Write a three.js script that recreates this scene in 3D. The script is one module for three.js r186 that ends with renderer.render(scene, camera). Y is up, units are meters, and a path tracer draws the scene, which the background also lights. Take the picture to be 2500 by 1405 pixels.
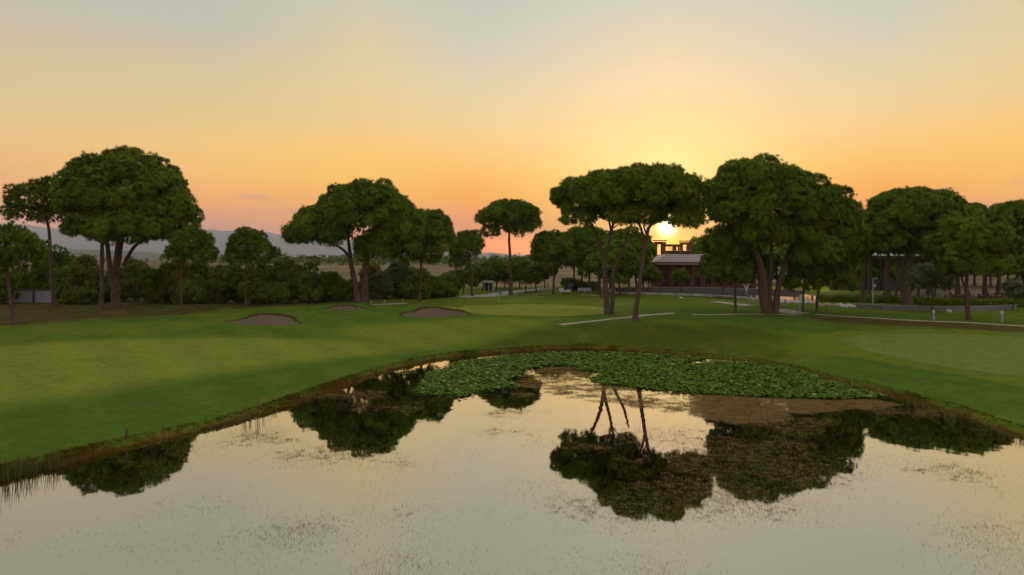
import * as THREE from 'three';
import { mergeGeometries } from 'three/addons/utils/BufferGeometryUtils.js';

// ------------------------------------------------------------------ camera, sky, sun, exposure
const W = 2500, HH = 1405, F = 1800, EYE = 9, HOR = 630;      // eye 9 m above the pond
const camera = new THREE.PerspectiveCamera(2 * Math.atan(HH / 2 / F) * 180 / Math.PI, W / HH, 0.5, 60000);
camera.position.set(0, EYE, 0);
camera.lookAt(0, EYE, -100);
camera.setViewOffset(W, HH, 0, HH / 2 - HOR, W, HH);
camera.updateProjectionMatrix();

const renderer = new THREE.WebGLRenderer({ antialias: true });
renderer.toneMapping = THREE.LinearToneMapping;
renderer.toneMappingExposure = 1.08;
renderer.shadowMap.enabled = true;
const scene = new THREE.Scene();

const lin = (c) => { c /= 255; return c <= 0.04045 ? c / 12.92 : ((c + 0.055) / 1.055) ** 2.4; };
const srgb = (c) => (c <= 0.0031308 ? c * 12.92 : 1.055 * c ** (1 / 2.4) - 0.055);
const clamp = (x, a = 0, b = 1) => Math.min(b, Math.max(a, x));
const mixn = (a, b, t) => a + (b - a) * t;
const smooth = (a, b, x) => { const t = clamp((x - a) / (b - a)); return t * t * (3 - 2 * t); };
function rng(seed) { let a = seed >>> 0; return () => { a = (a + 0x6d2b79f5) | 0; let t = Math.imul(a ^ (a >>> 15), 1 | a); t = (t + Math.imul(t ^ (t >>> 7), 61 | t)) ^ t; return ((t ^ (t >>> 14)) >>> 0) / 4294967296; }; }
const HT = new Float32Array(65536), HP = new Int32Array(256); { const r = rng(12345); for (let i = 0; i < 65536; i++) HT[i] = r(); for (let i = 0; i < 256; i++) HP[i] = (r() * 65536) | 0; }
const hash2 = (i, j, s) => HT[(i * 1619 + j * 31337 + HP[s & 255] + HP[j & 255]) & 65535];
function noise(x, y, s = 0) { const i = Math.floor(x), j = Math.floor(y); let u = x - i, v = y - j; u = u * u * (3 - 2 * u); v = v * v * (3 - 2 * v); return mixn(mixn(hash2(i, j, s), hash2(i + 1, j, s), u), mixn(hash2(i, j + 1, s), hash2(i + 1, j + 1, s), u), v); }
function fbm(x, y, s = 0, o = 4) { let a = 0, w = 0.5, t = 0; for (let k = 0; k < o; k++) { a += w * noise(x, y, s + k * 17); t += w; w *= 0.5; x *= 2.03; y *= 2.03; } return a / t; }

const SUN_AZ = Math.atan2(1628 - W / 2, F), SUN_EL = Math.atan2(HOR - 556, F);
const sunDir = new THREE.Vector3(Math.sin(SUN_AZ) * Math.cos(SUN_EL), Math.sin(SUN_EL), -Math.cos(SUN_AZ) * Math.cos(SUN_EL));
{ // the sky: elevation tables at growing angles from the sun's bearing, and the aureole round the sun
  const T = [
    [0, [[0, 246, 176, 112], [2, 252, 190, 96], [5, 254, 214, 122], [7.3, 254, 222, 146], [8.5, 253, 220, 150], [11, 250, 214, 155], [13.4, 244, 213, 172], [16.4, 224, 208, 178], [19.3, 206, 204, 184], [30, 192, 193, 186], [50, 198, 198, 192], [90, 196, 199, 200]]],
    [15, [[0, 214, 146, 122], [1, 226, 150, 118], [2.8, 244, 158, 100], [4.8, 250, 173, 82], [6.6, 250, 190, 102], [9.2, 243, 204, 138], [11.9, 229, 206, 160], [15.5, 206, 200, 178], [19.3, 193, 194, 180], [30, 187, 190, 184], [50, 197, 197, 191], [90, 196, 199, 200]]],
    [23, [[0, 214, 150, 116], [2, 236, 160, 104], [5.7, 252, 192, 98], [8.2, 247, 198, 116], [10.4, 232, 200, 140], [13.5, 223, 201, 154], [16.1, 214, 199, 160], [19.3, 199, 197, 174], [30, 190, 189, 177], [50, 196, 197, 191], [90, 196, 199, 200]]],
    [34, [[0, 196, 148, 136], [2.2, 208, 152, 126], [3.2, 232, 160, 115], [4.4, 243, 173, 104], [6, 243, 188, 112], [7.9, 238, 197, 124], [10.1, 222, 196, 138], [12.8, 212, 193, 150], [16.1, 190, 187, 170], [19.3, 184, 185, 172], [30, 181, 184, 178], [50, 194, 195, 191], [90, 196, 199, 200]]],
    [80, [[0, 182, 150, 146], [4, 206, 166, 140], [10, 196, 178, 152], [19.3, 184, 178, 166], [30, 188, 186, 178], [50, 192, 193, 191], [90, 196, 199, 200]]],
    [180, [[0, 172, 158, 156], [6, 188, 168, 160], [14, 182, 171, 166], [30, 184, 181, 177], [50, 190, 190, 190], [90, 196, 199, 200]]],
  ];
  for (const [, tab] of T) for (const r of tab) for (let q = 1; q < 4; q++) r[q] = lin(r[q]);
  for (const [, tab] of T) for (const r of tab) { const l = 0.3 * r[1] + 0.59 * r[2] + 0.11 * r[3]; for (let q = 1; q < 4; q++) r[q] = mixn(l, r[q], 1.02); }
  const at = (tab, e) => { let k = 0; while (k < tab.length - 2 && tab[k + 1][0] < e) k++; const t = clamp((e - tab[k][0]) / (tab[k + 1][0] - tab[k][0])); const a = tab[k], b = tab[k + 1]; return [mixn(a[1], b[1], t), mixn(a[2], b[2], t), mixn(a[3], b[3], t)]; };
  const TH0 = -Math.PI / 2, HZ = [0.3, 0.24, 0.2], CL = [0.50, 0.31, 0.27], G1 = [1, 0.85, 0.5], G2 = [1, 0.72, 0.16], G3 = [1, 0.7, 0.2];
  const w = 2048, h = 1024, d = new Float32Array(w * h * 4), D2 = 180 / Math.PI;
  for (let j = 0; j < h; j++) for (let i = 0; i < w; i++) {
    const el = ((j + 0.5) / h - 0.5) * Math.PI, th = ((i + 0.5) / w - 0.5) * 2 * Math.PI;
    const x = Math.cos(el) * Math.cos(th), z = Math.cos(el) * Math.sin(th), y = Math.sin(el);
    let az = Math.atan2(x, -z) - SUN_AZ; while (az > Math.PI) az -= 2 * Math.PI; while (az < -Math.PI) az += 2 * Math.PI;
    const da = Math.abs(az) * D2, e = Math.max(0, el * D2);
    let k = 0; while (k < T.length - 2 && T[k + 1][0] < da) k++;
    let t = clamp((da - T[k][0]) / (T[k + 1][0] - T[k][0])); if (k === 0) t = t * t * (3 - 2 * t) * 0.5 + t * 0.5;
    const A = at(T[k][1], e), B = at(T[k + 1][1], e);
    const g = Math.acos(clamp(x * sunDir.x + y * sunDir.y + z * sunDir.z, -1, 1)) * D2;
    const a1 = 16 * Math.exp(-((g / 0.5) ** 2)), a2 = 1.9 * Math.exp(-g / 1.9), a3 = 0.36 * Math.exp(-g / 6);
    // thin wisps low over the hills, on the side away from the sun
    const low = e > 1 && e < 6.3 && da > 10;
    const wis = !low ? 0 : smooth(0.62, 0.8, fbm(th * 26, el * 420, 5, 4)) * smooth(1.5, 3, e) * (1 - smooth(5, 6.2, e)) * smooth(14, 20, da) * 0.35;
    const str = (ca, ce, wa, we) => Math.exp(-(((th - TH0 - ca) * D2 / wa) ** 2) - ((e - ce) / we) ** 2) * smooth(0.3, 0.6, fbm(th * 60, el * 700, 7, 3));
    const streak = !low ? 0 : 0.75 * (str(-19.3 / D2, 4.45, 1.3, 0.13) + 0.8 * str(-17.6 / D2, 4.6, 0.9, 0.12) + 0.5 * str(-23.2 / D2, 4.4, 0.9, 0.1) + 0.5 * str(-14.6 / D2, 4.5, 1.2, 0.09));
    const veil = !low ? 0 : smooth(0.4, 0.7, fbm(th * 5, el * 130, 9, 3)) * smooth(1, 2.4, e) * (1 - smooth(2.8, 4.2, e)) * smooth(10, 22, da) * 0.22;
    const o = (j * w + i) * 4;
    const Th = Math.exp(-0.04 / Math.sin(Math.max(e, 1.2) / D2)); // the haze that is built thins this light again
    for (let q = 0; q < 3; q++) d[o + q] = (mixn(mixn(A[q], B[q], t), CL[q], clamp(wis + veil + streak)) - HZ[q] * (1 - Th)) / Th + a1 * G1[q] + a2 * G2[q] + a3 * G3[q];
    d[o + 3] = 1;
  }
  const sky = new THREE.DataTexture(d, w, h, THREE.RGBAFormat, THREE.FloatType);
  sky.mapping = THREE.EquirectangularReflectionMapping; sky.magFilter = THREE.LinearFilter; sky.needsUpdate = true;
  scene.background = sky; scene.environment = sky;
}
const sun = new THREE.DirectionalLight(new THREE.Color().setRGB(1, 0.6, 0.28), 2.2);
sun.position.copy(sunDir).multiplyScalar(500); sun.castShadow = true; sun.shadow.radius = 4;
sun.shadow.camera.left = -200; sun.shadow.camera.right = 200; sun.shadow.camera.top = 120; sun.shadow.camera.bottom = -120; sun.shadow.camera.far = 1200; sun.shadow.mapSize.set(2048, 2048);
scene.add(sun); scene.add(sun.target);
scene.fog = new THREE.FogExp2(new THREE.Color().setRGB(0.95, 0.92, 1), 0.00006);

// ------------------------------------------------------------------ helpers for objects
let t0 = Date.now(); const lap = (m) => { console.log(m, ((Date.now() - t0) / 1000).toFixed(1)); };
const used = {};
function numbered(name) { const n = used[name] = (used[name] ?? -1) + 1; return n ? `${name}_${String(n).padStart(3, '0')}` : name; }
function tag(o, label, category, group) { o.userData.label = label; o.userData.category = category; if (group) o.userData.group = group; return o; }
function shade(o) { o.castShadow = o.receiveShadow = true; return o; }
function thing(name, label, category, [x, y, z], turn = 0, group) { const o = new THREE.Group(); o.name = numbered(name); o.position.set(x, y, z); o.rotation.y = turn; scene.add(o); return tag(o, label, category, group); }
function mesh(name, geo, mat, parent) { const m = shade(new THREE.Mesh(Array.isArray(geo) ? merge(geo) : geo, mat)); m.name = parent === scene ? numbered(name) : name; parent.add(m); return m; }
function merge(list) { return mergeGeometries(list.map((g) => { const q = g.index ? g.toNonIndexed() : g; for (const k of Object.keys(q.attributes)) if (!['position', 'normal', 'uv'].includes(k)) q.deleteAttribute(k); return q; })); }
function struct(name, geo, mat) { const m = mesh(name, geo, mat, scene); m.userData.kind = 'structure'; return m; }
function box(w, h, d, x = 0, y = 0, z = 0, ry = 0) { const g = new THREE.BoxGeometry(w, h, d); if (ry) g.rotateY(ry); g.translate(x, y, z); return g; }
function cyl(r0, r1, h, x = 0, y = 0, z = 0, n = 12) { const g = new THREE.CylinderGeometry(r0, r1, h, n); g.translate(x, y, z); return g; }
function geom(pos, idx, uv, nor) { const g = new THREE.BufferGeometry(); g.setAttribute('position', new THREE.Float32BufferAttribute(pos, 3)); if (uv) g.setAttribute('uv', new THREE.Float32BufferAttribute(uv, 2)); if (idx) g.setIndex(idx); if (nor) g.setAttribute('normal', new THREE.Float32BufferAttribute(nor, 3)); else g.computeVertexNormals(); return g; }
function std(r, g, b, rough = 0.9, extra = {}) { return new THREE.MeshStandardMaterial({ color: new THREE.Color().setRGB(r, g, b), roughness: rough, ...extra }); }
const LUT = Float32Array.from({ length: 4097 }, (_, i) => 255 * srgb(i / 4096));
function tex8(n, m, fn, colour = true) { // fn -> linear rgb (colour) or one value
  const d = new Uint8Array(n * m * 4);
  for (let j = 0; j < m; j++) for (let i = 0; i < n; i++) { const c = fn(i, j), o = (j * n + i) * 4; for (let q = 0; q < 3; q++) d[o + q] = colour ? LUT[(clamp(c[q]) * 4096) | 0] : 255 * clamp(c); d[o + 3] = 255; }
  const t = new THREE.DataTexture(d, n, m, THREE.RGBAFormat); t.wrapS = t.wrapT = THREE.RepeatWrapping; t.magFilter = THREE.LinearFilter; if (colour) t.colorSpace = THREE.SRGBColorSpace; t.needsUpdate = true; return t;
}

// ------------------------------------------------------------------ pond outline and relief of the ground
const water0 = (px, py) => { const D = EYE * F / (py - HOR); return [(px - W / 2) / F * D, D]; };      // where a ray meets the pond's surface
const shoreSeen = [[0, 1172], [130, 1142], [300, 1096], [470, 1058], [590, 1027], [700, 993], [770, 968], [850, 940], [950, 907], [1050, 882], [1150, 868], [1290, 860], [1450, 857], [1600, 864], [1700, 871], [1820, 881], [1900, 894], [2000, 921], [2100, 946], [2200, 974], [2330, 1010], [2500, 1066]].map(([a, b]) => water0(a, b));
const pondPts = new THREE.CatmullRomCurve3([...shoreSeen, [27, 26], [29, 8], [26, -14], [8, -26], [-12, -24], [-24, -8], [-24, 14]].map(([x, D]) => new THREE.Vector3(x, 0, D)), true, 'centripetal').getPoints(260).map((p) => [p.x, p.z]);
pondPts.pop();
for (const p of pondPts) { const q = (fbm(p[0] * 0.55, p[1] * 0.55, 3, 3) - 0.5) * 1.3; p[0] += q * 0.5; p[1] += q * 0.5; }
function inside(poly, x, y) { let c = false; for (let i = 0, j = poly.length - 1; i < poly.length; j = i++) { const [xi, yi] = poly[i], [xj, yj] = poly[j]; if ((yi > y) !== (yj > y) && x < ((xj - xi) * (y - yi)) / (yj - yi) + xi) c = !c; } return c; }
function polyDist(poly, x, y, reach) {
  const n = poly.length, f = poly.flatXY ??= new Float64Array(poly.flat()), b = poly.box ??= poly.reduce((q, [u, v]) => [Math.min(q[0], u), Math.max(q[1], u), Math.min(q[2], v), Math.max(q[3], v)], [1e9, -1e9, 1e9, -1e9]);
  if (reach && (x < b[0] - reach || x > b[1] + reach || y < b[2] - reach || y > b[3] + reach)) return 1e3;
  let m = 1e18, c = false, ax = f[2 * n - 2], ay = f[2 * n - 1];
  for (let i = 0; i < n; i++) {
    const bx = f[2 * i], by = f[2 * i + 1], dx = bx - ax, dy = by - ay; let t = ((x - ax) * dx + (y - ay) * dy) / (dx * dx + dy * dy + 1e-12); if (t < 0) t = 0; else if (t > 1) t = 1;
    const ex = x - ax - dx * t, ey = y - ay - dy * t, q = ex * ex + ey * ey; if (q < m) m = q;
    if ((by > y) !== (ay > y) && x < (ax - bx) * (y - by) / (ay - by) + bx) c = !c;
    ax = bx; ay = by;
  }
  return Math.sqrt(m) * (c ? -1 : 1);
}
const GX0 = -80, GX1 = 80, GD0 = -32, GD1 = 182, GS = 0.4, GNX = Math.round((GX1 - GX0) / GS) + 1, GND = Math.round((GD1 - GD0) / GS) + 1;
const sdGrid = new Float32Array(GNX * GND);
for (let j = 0; j < GND; j++) for (let i = 0; i < GNX; i++) sdGrid[j * GNX + i] = polyDist(pondPts, GX0 + i * GS, GD0 + j * GS);
function pondSD(x, D) { const u = clamp((x - GX0) / GS, 0, GNX - 1.001), v = clamp((D - GD0) / GS, 0, GND - 1.001), i = Math.floor(u), j = Math.floor(v), a = u - i, b = v - j, o = j * GNX + i; return mixn(mixn(sdGrid[o], sdGrid[o + 1], a), mixn(sdGrid[o + GNX], sdGrid[o + GNX + 1], a), b); }
lap('sd');
// bunkers: centre, half width, half depth, turn
const bunkers = [
  { x: -28.6, D: 85.5, a: 4.1, b: 2.7, r: 0.10, lift: 0.95 },
  { x: -22.9, D: 100.5, a: 2.7, b: 1.7, r: 0.0, lift: 0.5 },
  { x: -9.6, D: 93.0, a: 4.2, b: 2.2, r: -0.04, lift: 0.8 },
];
const bump = (x, D, cx, cD, rx, rD, h) => h * Math.exp(-(((x - cx) / rx) ** 2) - ((D - cD) / rD) ** 2);
function bunkerAt(b, x, D) { const c = Math.cos(b.r), s = Math.sin(b.r), u = ((x - b.x) * c - (D - b.D) * s) / b.a, v = ((x - b.x) * s + (D - b.D) * c) / b.b; const wob = 1 + 0.14 * Math.sin(Math.atan2(v, u) * 3 + b.x) + 0.06 * Math.sin(Math.atan2(v, u) * 5 + b.D); return [u, v, Math.hypot(u, v) / wob]; }
function ground(x, D) {
  const s = pondSD(x, D);
  let h;
  if (s < 0) h = Math.max(-1.4, s * 0.7);
  else h = 0.36 * smooth(0, 0.7, s) + 0.25 * smooth(0.5, 6, s) + 0.75 * smooth(4, 20, s) + 0.58 * smooth(16, 42, s);
  const edge = smooth(80, 66, Math.abs(x)) * smooth(182, 165, D);
  if (s > 0) {
    const q = smooth(0.5, 8, s) * edge;
    h += q * (0.8 * (fbm(x * 0.045 + 3, D * 0.045, 21, 2) - 0.5) + 0.2 * (fbm(x * 0.18, D * 0.18, 23, 2) - 0.5));
    h += bump(x, D, 12, 80, 9, 8, 0.75) + bump(x, D, 20, 84, 12, 7, 0.25);                // rise under the twin pines
    h += bump(x, D, 34, 70, 16, 14, -0.35) + bump(x, D, -12, 62, 7, 5, -0.22) * q + bump(x, D, -22, 46, 6, 9, -0.2) * q;
    h += bump(x, D, -17, 84, 5, 4, 0.55) + bump(x, D, -15, 95, 4.5, 3.5, 0.5) + bump(x, D, -4, 92, 6, 5, 0.25); // mounds between the bunkers
    h += bump(x, D, 6, 104, 14, 9, 0.2);
    for (const b of bunkers) {
      if (Math.abs(x - b.x) > 16 || Math.abs(D - b.D) > 14) continue;
      h += b.lift * Math.exp(-(((x - b.x) / (b.a * 1.3)) ** 4) - ((D - b.D - b.b * 1.3) / (b.b * 1.15)) ** 2);
      const [u, v, r] = bunkerAt(b, x, D);
      if (r < 1.25) h -= (0.12 + 0.24 * smooth(-0.6, 0.9, v)) * (1 - smooth(0.86, 1.0, r));
    }
  }
  return h;
}
const P = (px, py, D) => new THREE.Vector3((px - W / 2) / F * D, EYE - (py - HOR) / F * D, -D);
function hit(px, py) { let D = 20; for (; D < 900; D += 0.25) { if (EYE - (py - HOR) / F * D <= ground((px - W / 2) / F * D, D)) break; } return [(px - W / 2) / F * D, D]; }
const onGround = (x, D) => new THREE.Vector3(x, ground(x, D), -D);

// zones, as outlines on the ground
const zone = (pts) => pts.map(([a, b]) => hit(a, b));
const farGreen = zone([[1075, 753], [1140, 746], [1250, 743], [1360, 744], [1450, 749], [1500, 757], [1490, 765], [1420, 771], [1320, 773], [1220, 770], [1130, 762]]);
const sideGreen = zone([[2048, 828], [2110, 818], [2230, 814], [2380, 817], [2500, 823], [2640, 836], [2640, 948], [2500, 921], [2380, 906], [2240, 884], [2120, 858]]);
const sideApron = zone([[1938, 838], [1975, 819], [2060, 810], [2200, 806], [2400, 808], [2660, 826], [2660, 985], [2500, 945], [2330, 915], [2150, 885], [2000, 860]]);
const fairway = zone([[-80, 850], [150, 836], [420, 829], [640, 826], [830, 832], [960, 838], [1040, 845], [960, 862], [800, 880], [600, 903], [380, 935], [200, 965], [-80, 1005]]);
const litterLeft = zone([[-160, 800], [60, 796], [200, 786], [330, 776], [470, 768], [560, 757], [700, 750], [800, 744], [800, 738], [-160, 738]]);
const rough = zone([[1150, 858], [1210, 832], [1300, 806], [1400, 793], [1500, 787], [1620, 790], [1740, 792], [1850, 800], [1920, 822], [1900, 850], [1980, 880], [1900, 896], [1700, 874], [1500, 862], [1300, 860]]);  // longer turf round the twin pines; also outlines the painted mound shade
const midLawn = zone([[800, 806], [960, 790], [1150, 778], [1360, 780], [1330, 795], [1240, 815], [1150, 840], [1080, 852], [960, 846], [860, 828]]);
const dirtRight = zone([[1960, 778], [2100, 774], [2250, 784], [2400, 794], [2600, 806], [2600, 816], [2380, 806], [2200, 797], [2050, 791]]);

// ------------------------------------------------------------------ the ground
const MX = 76, MD0 = 20, MD1 = 172;
function cover(x, D) { // colour of turf, sand and litter, with some slope shade and sunlight painted in
  const s = pondSD(x, D), n1 = fbm(x * 0.16, D * 0.16, 31, 4), n2 = fbm(x * 1.7, D * 1.7, 37, 3), n3 = noise(x * 9, D * 9, 41), n4 = fbm(x * 0.05 + 9, D * 0.09, 43, 3);
  const soft = (n2 - 0.5) * 1.2;
  const m = (c, c2, t) => { t = clamp(t); c[0] = mixn(c[0], c2[0], t); c[1] = mixn(c[1], c2[1], t); c[2] = mixn(c[2], c2[2], t); };
  const c = [0.09, 0.155, 0.016];
  m(c, [0.15, 0.19, 0.013], smooth(0.4, 0.75, n4) * 0.8);
  m(c, [0.075, 0.145, 0.016], smooth(0.5, 0.8, n1) * 0.6);
  const sf = polyDist(fairway, x, D, 6); m(c, [0.215, 0.255, 0.030], smooth(2.2, -2.2, sf + soft * 2));
  if (D > 60) { m(c, [0.15, 0.15, 0.012], smooth(98, 125, D) * smooth(0.35, 0.6, n1) * 0.6); }
  m(c, [0.085, 0.108, 0.010], smooth(1.0, -1.6, polyDist(rough, x, D, 6) + soft * 1.6) * (0.6 + 0.4 * smooth(0.3, 0.6, n1)));  // rough turf, with shading of the mound's slope put into its colour
  m(c, [0.185, 0.225, 0.022], smooth(2.5, -2.5, polyDist(midLawn, x, D, 6) + soft * 2));
  // mowing bands, a few metres wide
  const band = Math.sin((x * 0.82 + D * 0.57) * 1.1 + (n1 - 0.5) * 2.5); m(c, [c[0] * 0.86, c[1] * 0.9, c[2]], 0.5 + 0.5 * band);
  m(c, [0.148, 0.195, 0.020], smooth(0.22, -0.22, polyDist(sideApron, x, D, 6)) * 0.75);
  m(c, [0.175, 0.222, 0.044], smooth(0.14, -0.14, polyDist(sideGreen, x, D, 6)));
  m(c, [0.235, 0.25, 0.036], smooth(0.3, -0.2, polyDist(farGreen, x, D, 6)));
  const sl = polyDist(litterLeft, x, D, 6); m(c, [0.085, 0.052, 0.018], smooth(1.2, -2.5, sl + soft * 3) * (0.55 + 0.45 * smooth(0.3, 0.6, n2)));
  const sr = polyDist(dirtRight, x, D, 6); m(c, [0.10, 0.06, 0.022], smooth(0.6, -0.8, sr + soft * 1.5) * 0.85);
  if (D > 112 && x < -18) m(c, [0.05, 0.04, 0.015], smooth(112, 117, D) * smooth(-18, -24, x) * (0.4 + 0.5 * n2));
  if (D > 118 && x > 46) m(c, [0.20, 0.17, 0.14], smooth(118, 121, D) * smooth(146, 142, D) * 0.85);           // paved terrace
  if (D > 142 && x > 40) m(c, [0.30, 0.34, 0.03], smooth(148, 154, D));  // lawn beyond the terrace, its sunlit brightness put into the colour
  m(c, [0.15, 0.092, 0.018], smooth(0.6, 0.15, s + (n2 - 0.5) * 0.9));                                       // dry, bare rim of the bank
  m(c, [0.05, 0.035, 0.012], smooth(0.28, 0.05, s + (n2 - 0.5) * 0.3));
  const worn = fbm(x * 0.55 + 40, D * 0.35, 47, 3), mott = noise(x * 2.6, D * 2.6, 53), blade = hash2((x * 14) | 0, (D * 14) | 0, 59);
  m(c, [0.17, 0.165, 0.03], smooth(0.6, 0.78, worn) * 0.4); m(c, [c[0] * 0.72, c[1] * 0.8, c[2]], smooth(0.55, 0.9, mott) * 0.5);
  if (blade > 0.972) m(c, [0.16, 0.10, 0.035], 0.75);                                                            // fallen needles and clippings
  const f = 0.72 + 0.26 * n2 + 0.22 * n3 + 0.1 * blade; for (let q = 0; q < 3; q++) c[q] *= f;
  for (const b of bunkers) { if (Math.abs(x - b.x) > 6 || Math.abs(D - b.D) > 6) continue; const r = bunkerAt(b, x, D)[2]; if (r < 1.1) { const lip = smooth(-0.3, 0.6, bunkerAt(b, x, D)[1]); m(c, [0.06, 0.045, 0.014], smooth(1.07, 1.0, r)); const g = 0.85 + 0.2 * n2 + 0.14 * n3; m(c, [0.15 * g, 0.112 * g, 0.074 * g], smooth(0.985 - 0.05 * lip, 0.955 - 0.05 * lip, r)); } }
  return c;
}
lap('zones');
const TN = 1792;
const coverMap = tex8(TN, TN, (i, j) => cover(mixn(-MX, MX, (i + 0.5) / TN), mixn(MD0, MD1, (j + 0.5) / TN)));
coverMap.wrapS = coverMap.wrapT = THREE.ClampToEdgeWrapping;
lap('cover');
const turfBump = tex8(512, 512, (i, j) => { const w = (x, y, k) => { const f = k; return hash2(((i * f / 512) | 0) % f, ((j * f / 512) | 0) % f, k + x + y); }; return 0.5 * w(0, 0, 256) + 0.3 * w(1, 0, 128) + 0.2 * w(0, 1, 512); }, false);
const turfBumpNear = turfBump.clone(); turfBumpNear.repeat.set(38, 38); turfBumpNear.needsUpdate = true;
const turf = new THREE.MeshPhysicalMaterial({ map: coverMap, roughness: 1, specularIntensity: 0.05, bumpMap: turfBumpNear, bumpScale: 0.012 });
{
  const axis = (stops) => { const a = []; for (let k = 0; k < stops.length - 1; k++) { const [x, st] = stops[k], n = Math.max(1, Math.round((stops[k + 1][0] - x) / st)); for (let i = 0; i < n; i++) a.push(mixn(x, stops[k + 1][0], i / n)); } a.push(stops[stops.length - 1][0]); return a; };
  const xs = axis([[-80, 1.6], [-40, 0.42], [40, 1.6], [80, 1]]), ds = axis([[-32, 2], [24, 0.42], [106, 1.4], [182, 1]]);
  const pos = [], uv = []; for (const D of ds) for (const x of xs) { pos.push(x, ground(x, D), -D); uv.push((x + MX) / (2 * MX), (D - MD0) / (MD1 - MD0)); }
  const lists = { lawn: [], g1: [], g2: [], b0: [], b1: [], b2: [] }, n = xs.length;
  for (let j = 0; j < ds.length - 1; j++) for (let i = 0; i < n - 1; i++) {
    const x = (xs[i] + xs[i + 1]) / 2, D = (ds[j] + ds[j + 1]) / 2, a = j * n + i;
    let k = 'lawn'; if (inside(farGreen, x, D)) k = 'g1'; else if (inside(sideGreen, x, D)) k = 'g2'; else bunkers.forEach((b, q) => { if (bunkerAt(b, x, D)[2] < 0.97) k = 'b' + q; });
    lists[k].push(a, a + 1, a + n, a + 1, a + n + 1, a + n);
  }
  const all = geom(pos, Object.values(lists).flat(), uv), nor = all.attributes.normal;
  const part = (name, k) => {
    const map = new Map(), p = [], u = [], nn = [], idx = [];
    for (const v of lists[k]) { if (!map.has(v)) { map.set(v, map.size); p.push(pos[v * 3], pos[v * 3 + 1], pos[v * 3 + 2]); u.push(uv[v * 2], uv[v * 2 + 1]); nn.push(nor.getX(v), nor.getY(v), nor.getZ(v)); } idx.push(map.get(v)); }
    return struct(name, geom(p, idx, u, nn), turf);
  };
  part('lawn', 'lawn');
  part('putting_green', 'g1').userData.label = 'pale yellow green putting green with a blue flag';
  part('putting_green', 'g2').userData.label = 'large smooth putting green beside the pond bank';
  part('sand_bunker', 'b0').userData.label = 'large sand bunker beside the dry litter strip';
  part('sand_bunker', 'b1').userData.label = 'small thin sand bunker behind the mound';
  part('sand_bunker', 'b2').userData.label = 'wide sand bunker beside the flagged green';
}
{ // the plain beyond, out to the hills
  const S = 24000, y = ground(-79.9, 150);
  const plain = tex8(512, 512, (i, j) => { const n = fbm(i * 0.02, j * 0.02, 71, 4), k = fbm(i * 0.07, j * 0.16, 73, 3); return [mixn(0.12, 0.21, smooth(0.45, 0.6, k)), mixn(0.105, 0.15, smooth(0.45, 0.6, k)), mixn(0.05, 0.09, smooth(0.45, 0.6, k))].map((v) => v * (0.7 + 0.6 * n)); });
  const m = new THREE.MeshPhysicalMaterial({ map: plain, roughness: 1, specularIntensity: 0.05 });
  const sheet = (x0, x1, D0, D1) => geom([x0, y, -D0, x1, y, -D0, x0, y, -D1, x1, y, -D1], [0, 1, 2, 1, 3, 2], [x0, D0, x1, D0, x0, D1, x1, D1].map((v) => v / 1400));
  struct('plain', [sheet(-S, S, 182, S), sheet(-S, -80, -200, 182), sheet(80, S, -200, 182), sheet(-80, 80, -200, -32)], m);
}
// ------------------------------------------------------------------ pond water
const rip = rng(83), waves = Array.from({ length: 26 }, () => [Math.round((rip() - 0.5) * 16), Math.round((rip() - 0.5) * 16), rip() * 6.283]);
const ripples = tex8(512, 512, (i, j) => { let v = 0; for (const [a, b, p] of waves) v += Math.sin((a * i + b * j) / 512 * 6.28319 + p); return 0.5 + v / 40; }, false);
const waterMat = new THREE.MeshPhysicalMaterial({ color: new THREE.Color().setRGB(0.53, 0.49, 0.405), roughness: 0.02, metalness: 1.0, bumpMap: ripples, bumpScale: 0.0025 });
{
  const shp = new THREE.Shape(); const c = [1.5, 1.5]; // the sheet runs a little way under the bank
  const outer = pondPts.map(([x, D], i) => { const [ax, aD] = pondPts[(i + pondPts.length - 2) % pondPts.length], [bx, bD] = pondPts[(i + 2) % pondPts.length]; const l = Math.hypot(bx - ax, bD - aD); let nx = (bD - aD) / l, nD = -(bx - ax) / l; if (inside(pondPts, x + nx * 0.6, D + nD * 0.6)) { nx = -nx; nD = -nD; } return new THREE.Vector2(x + nx * 0.55, D + nD * 0.55); });
  shp.setFromPoints(outer);
  const g = new THREE.ShapeGeometry(shp); g.rotateX(-Math.PI / 2);
  const p = g.attributes.position, uv = []; for (let i = 0; i < p.count; i++) uv.push(p.getX(i) / 9, p.getZ(i) / 9);
  g.setAttribute('uv', new THREE.Float32BufferAttribute(uv, 2));
  struct('pond_water', g, waterMat);
}
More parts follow.
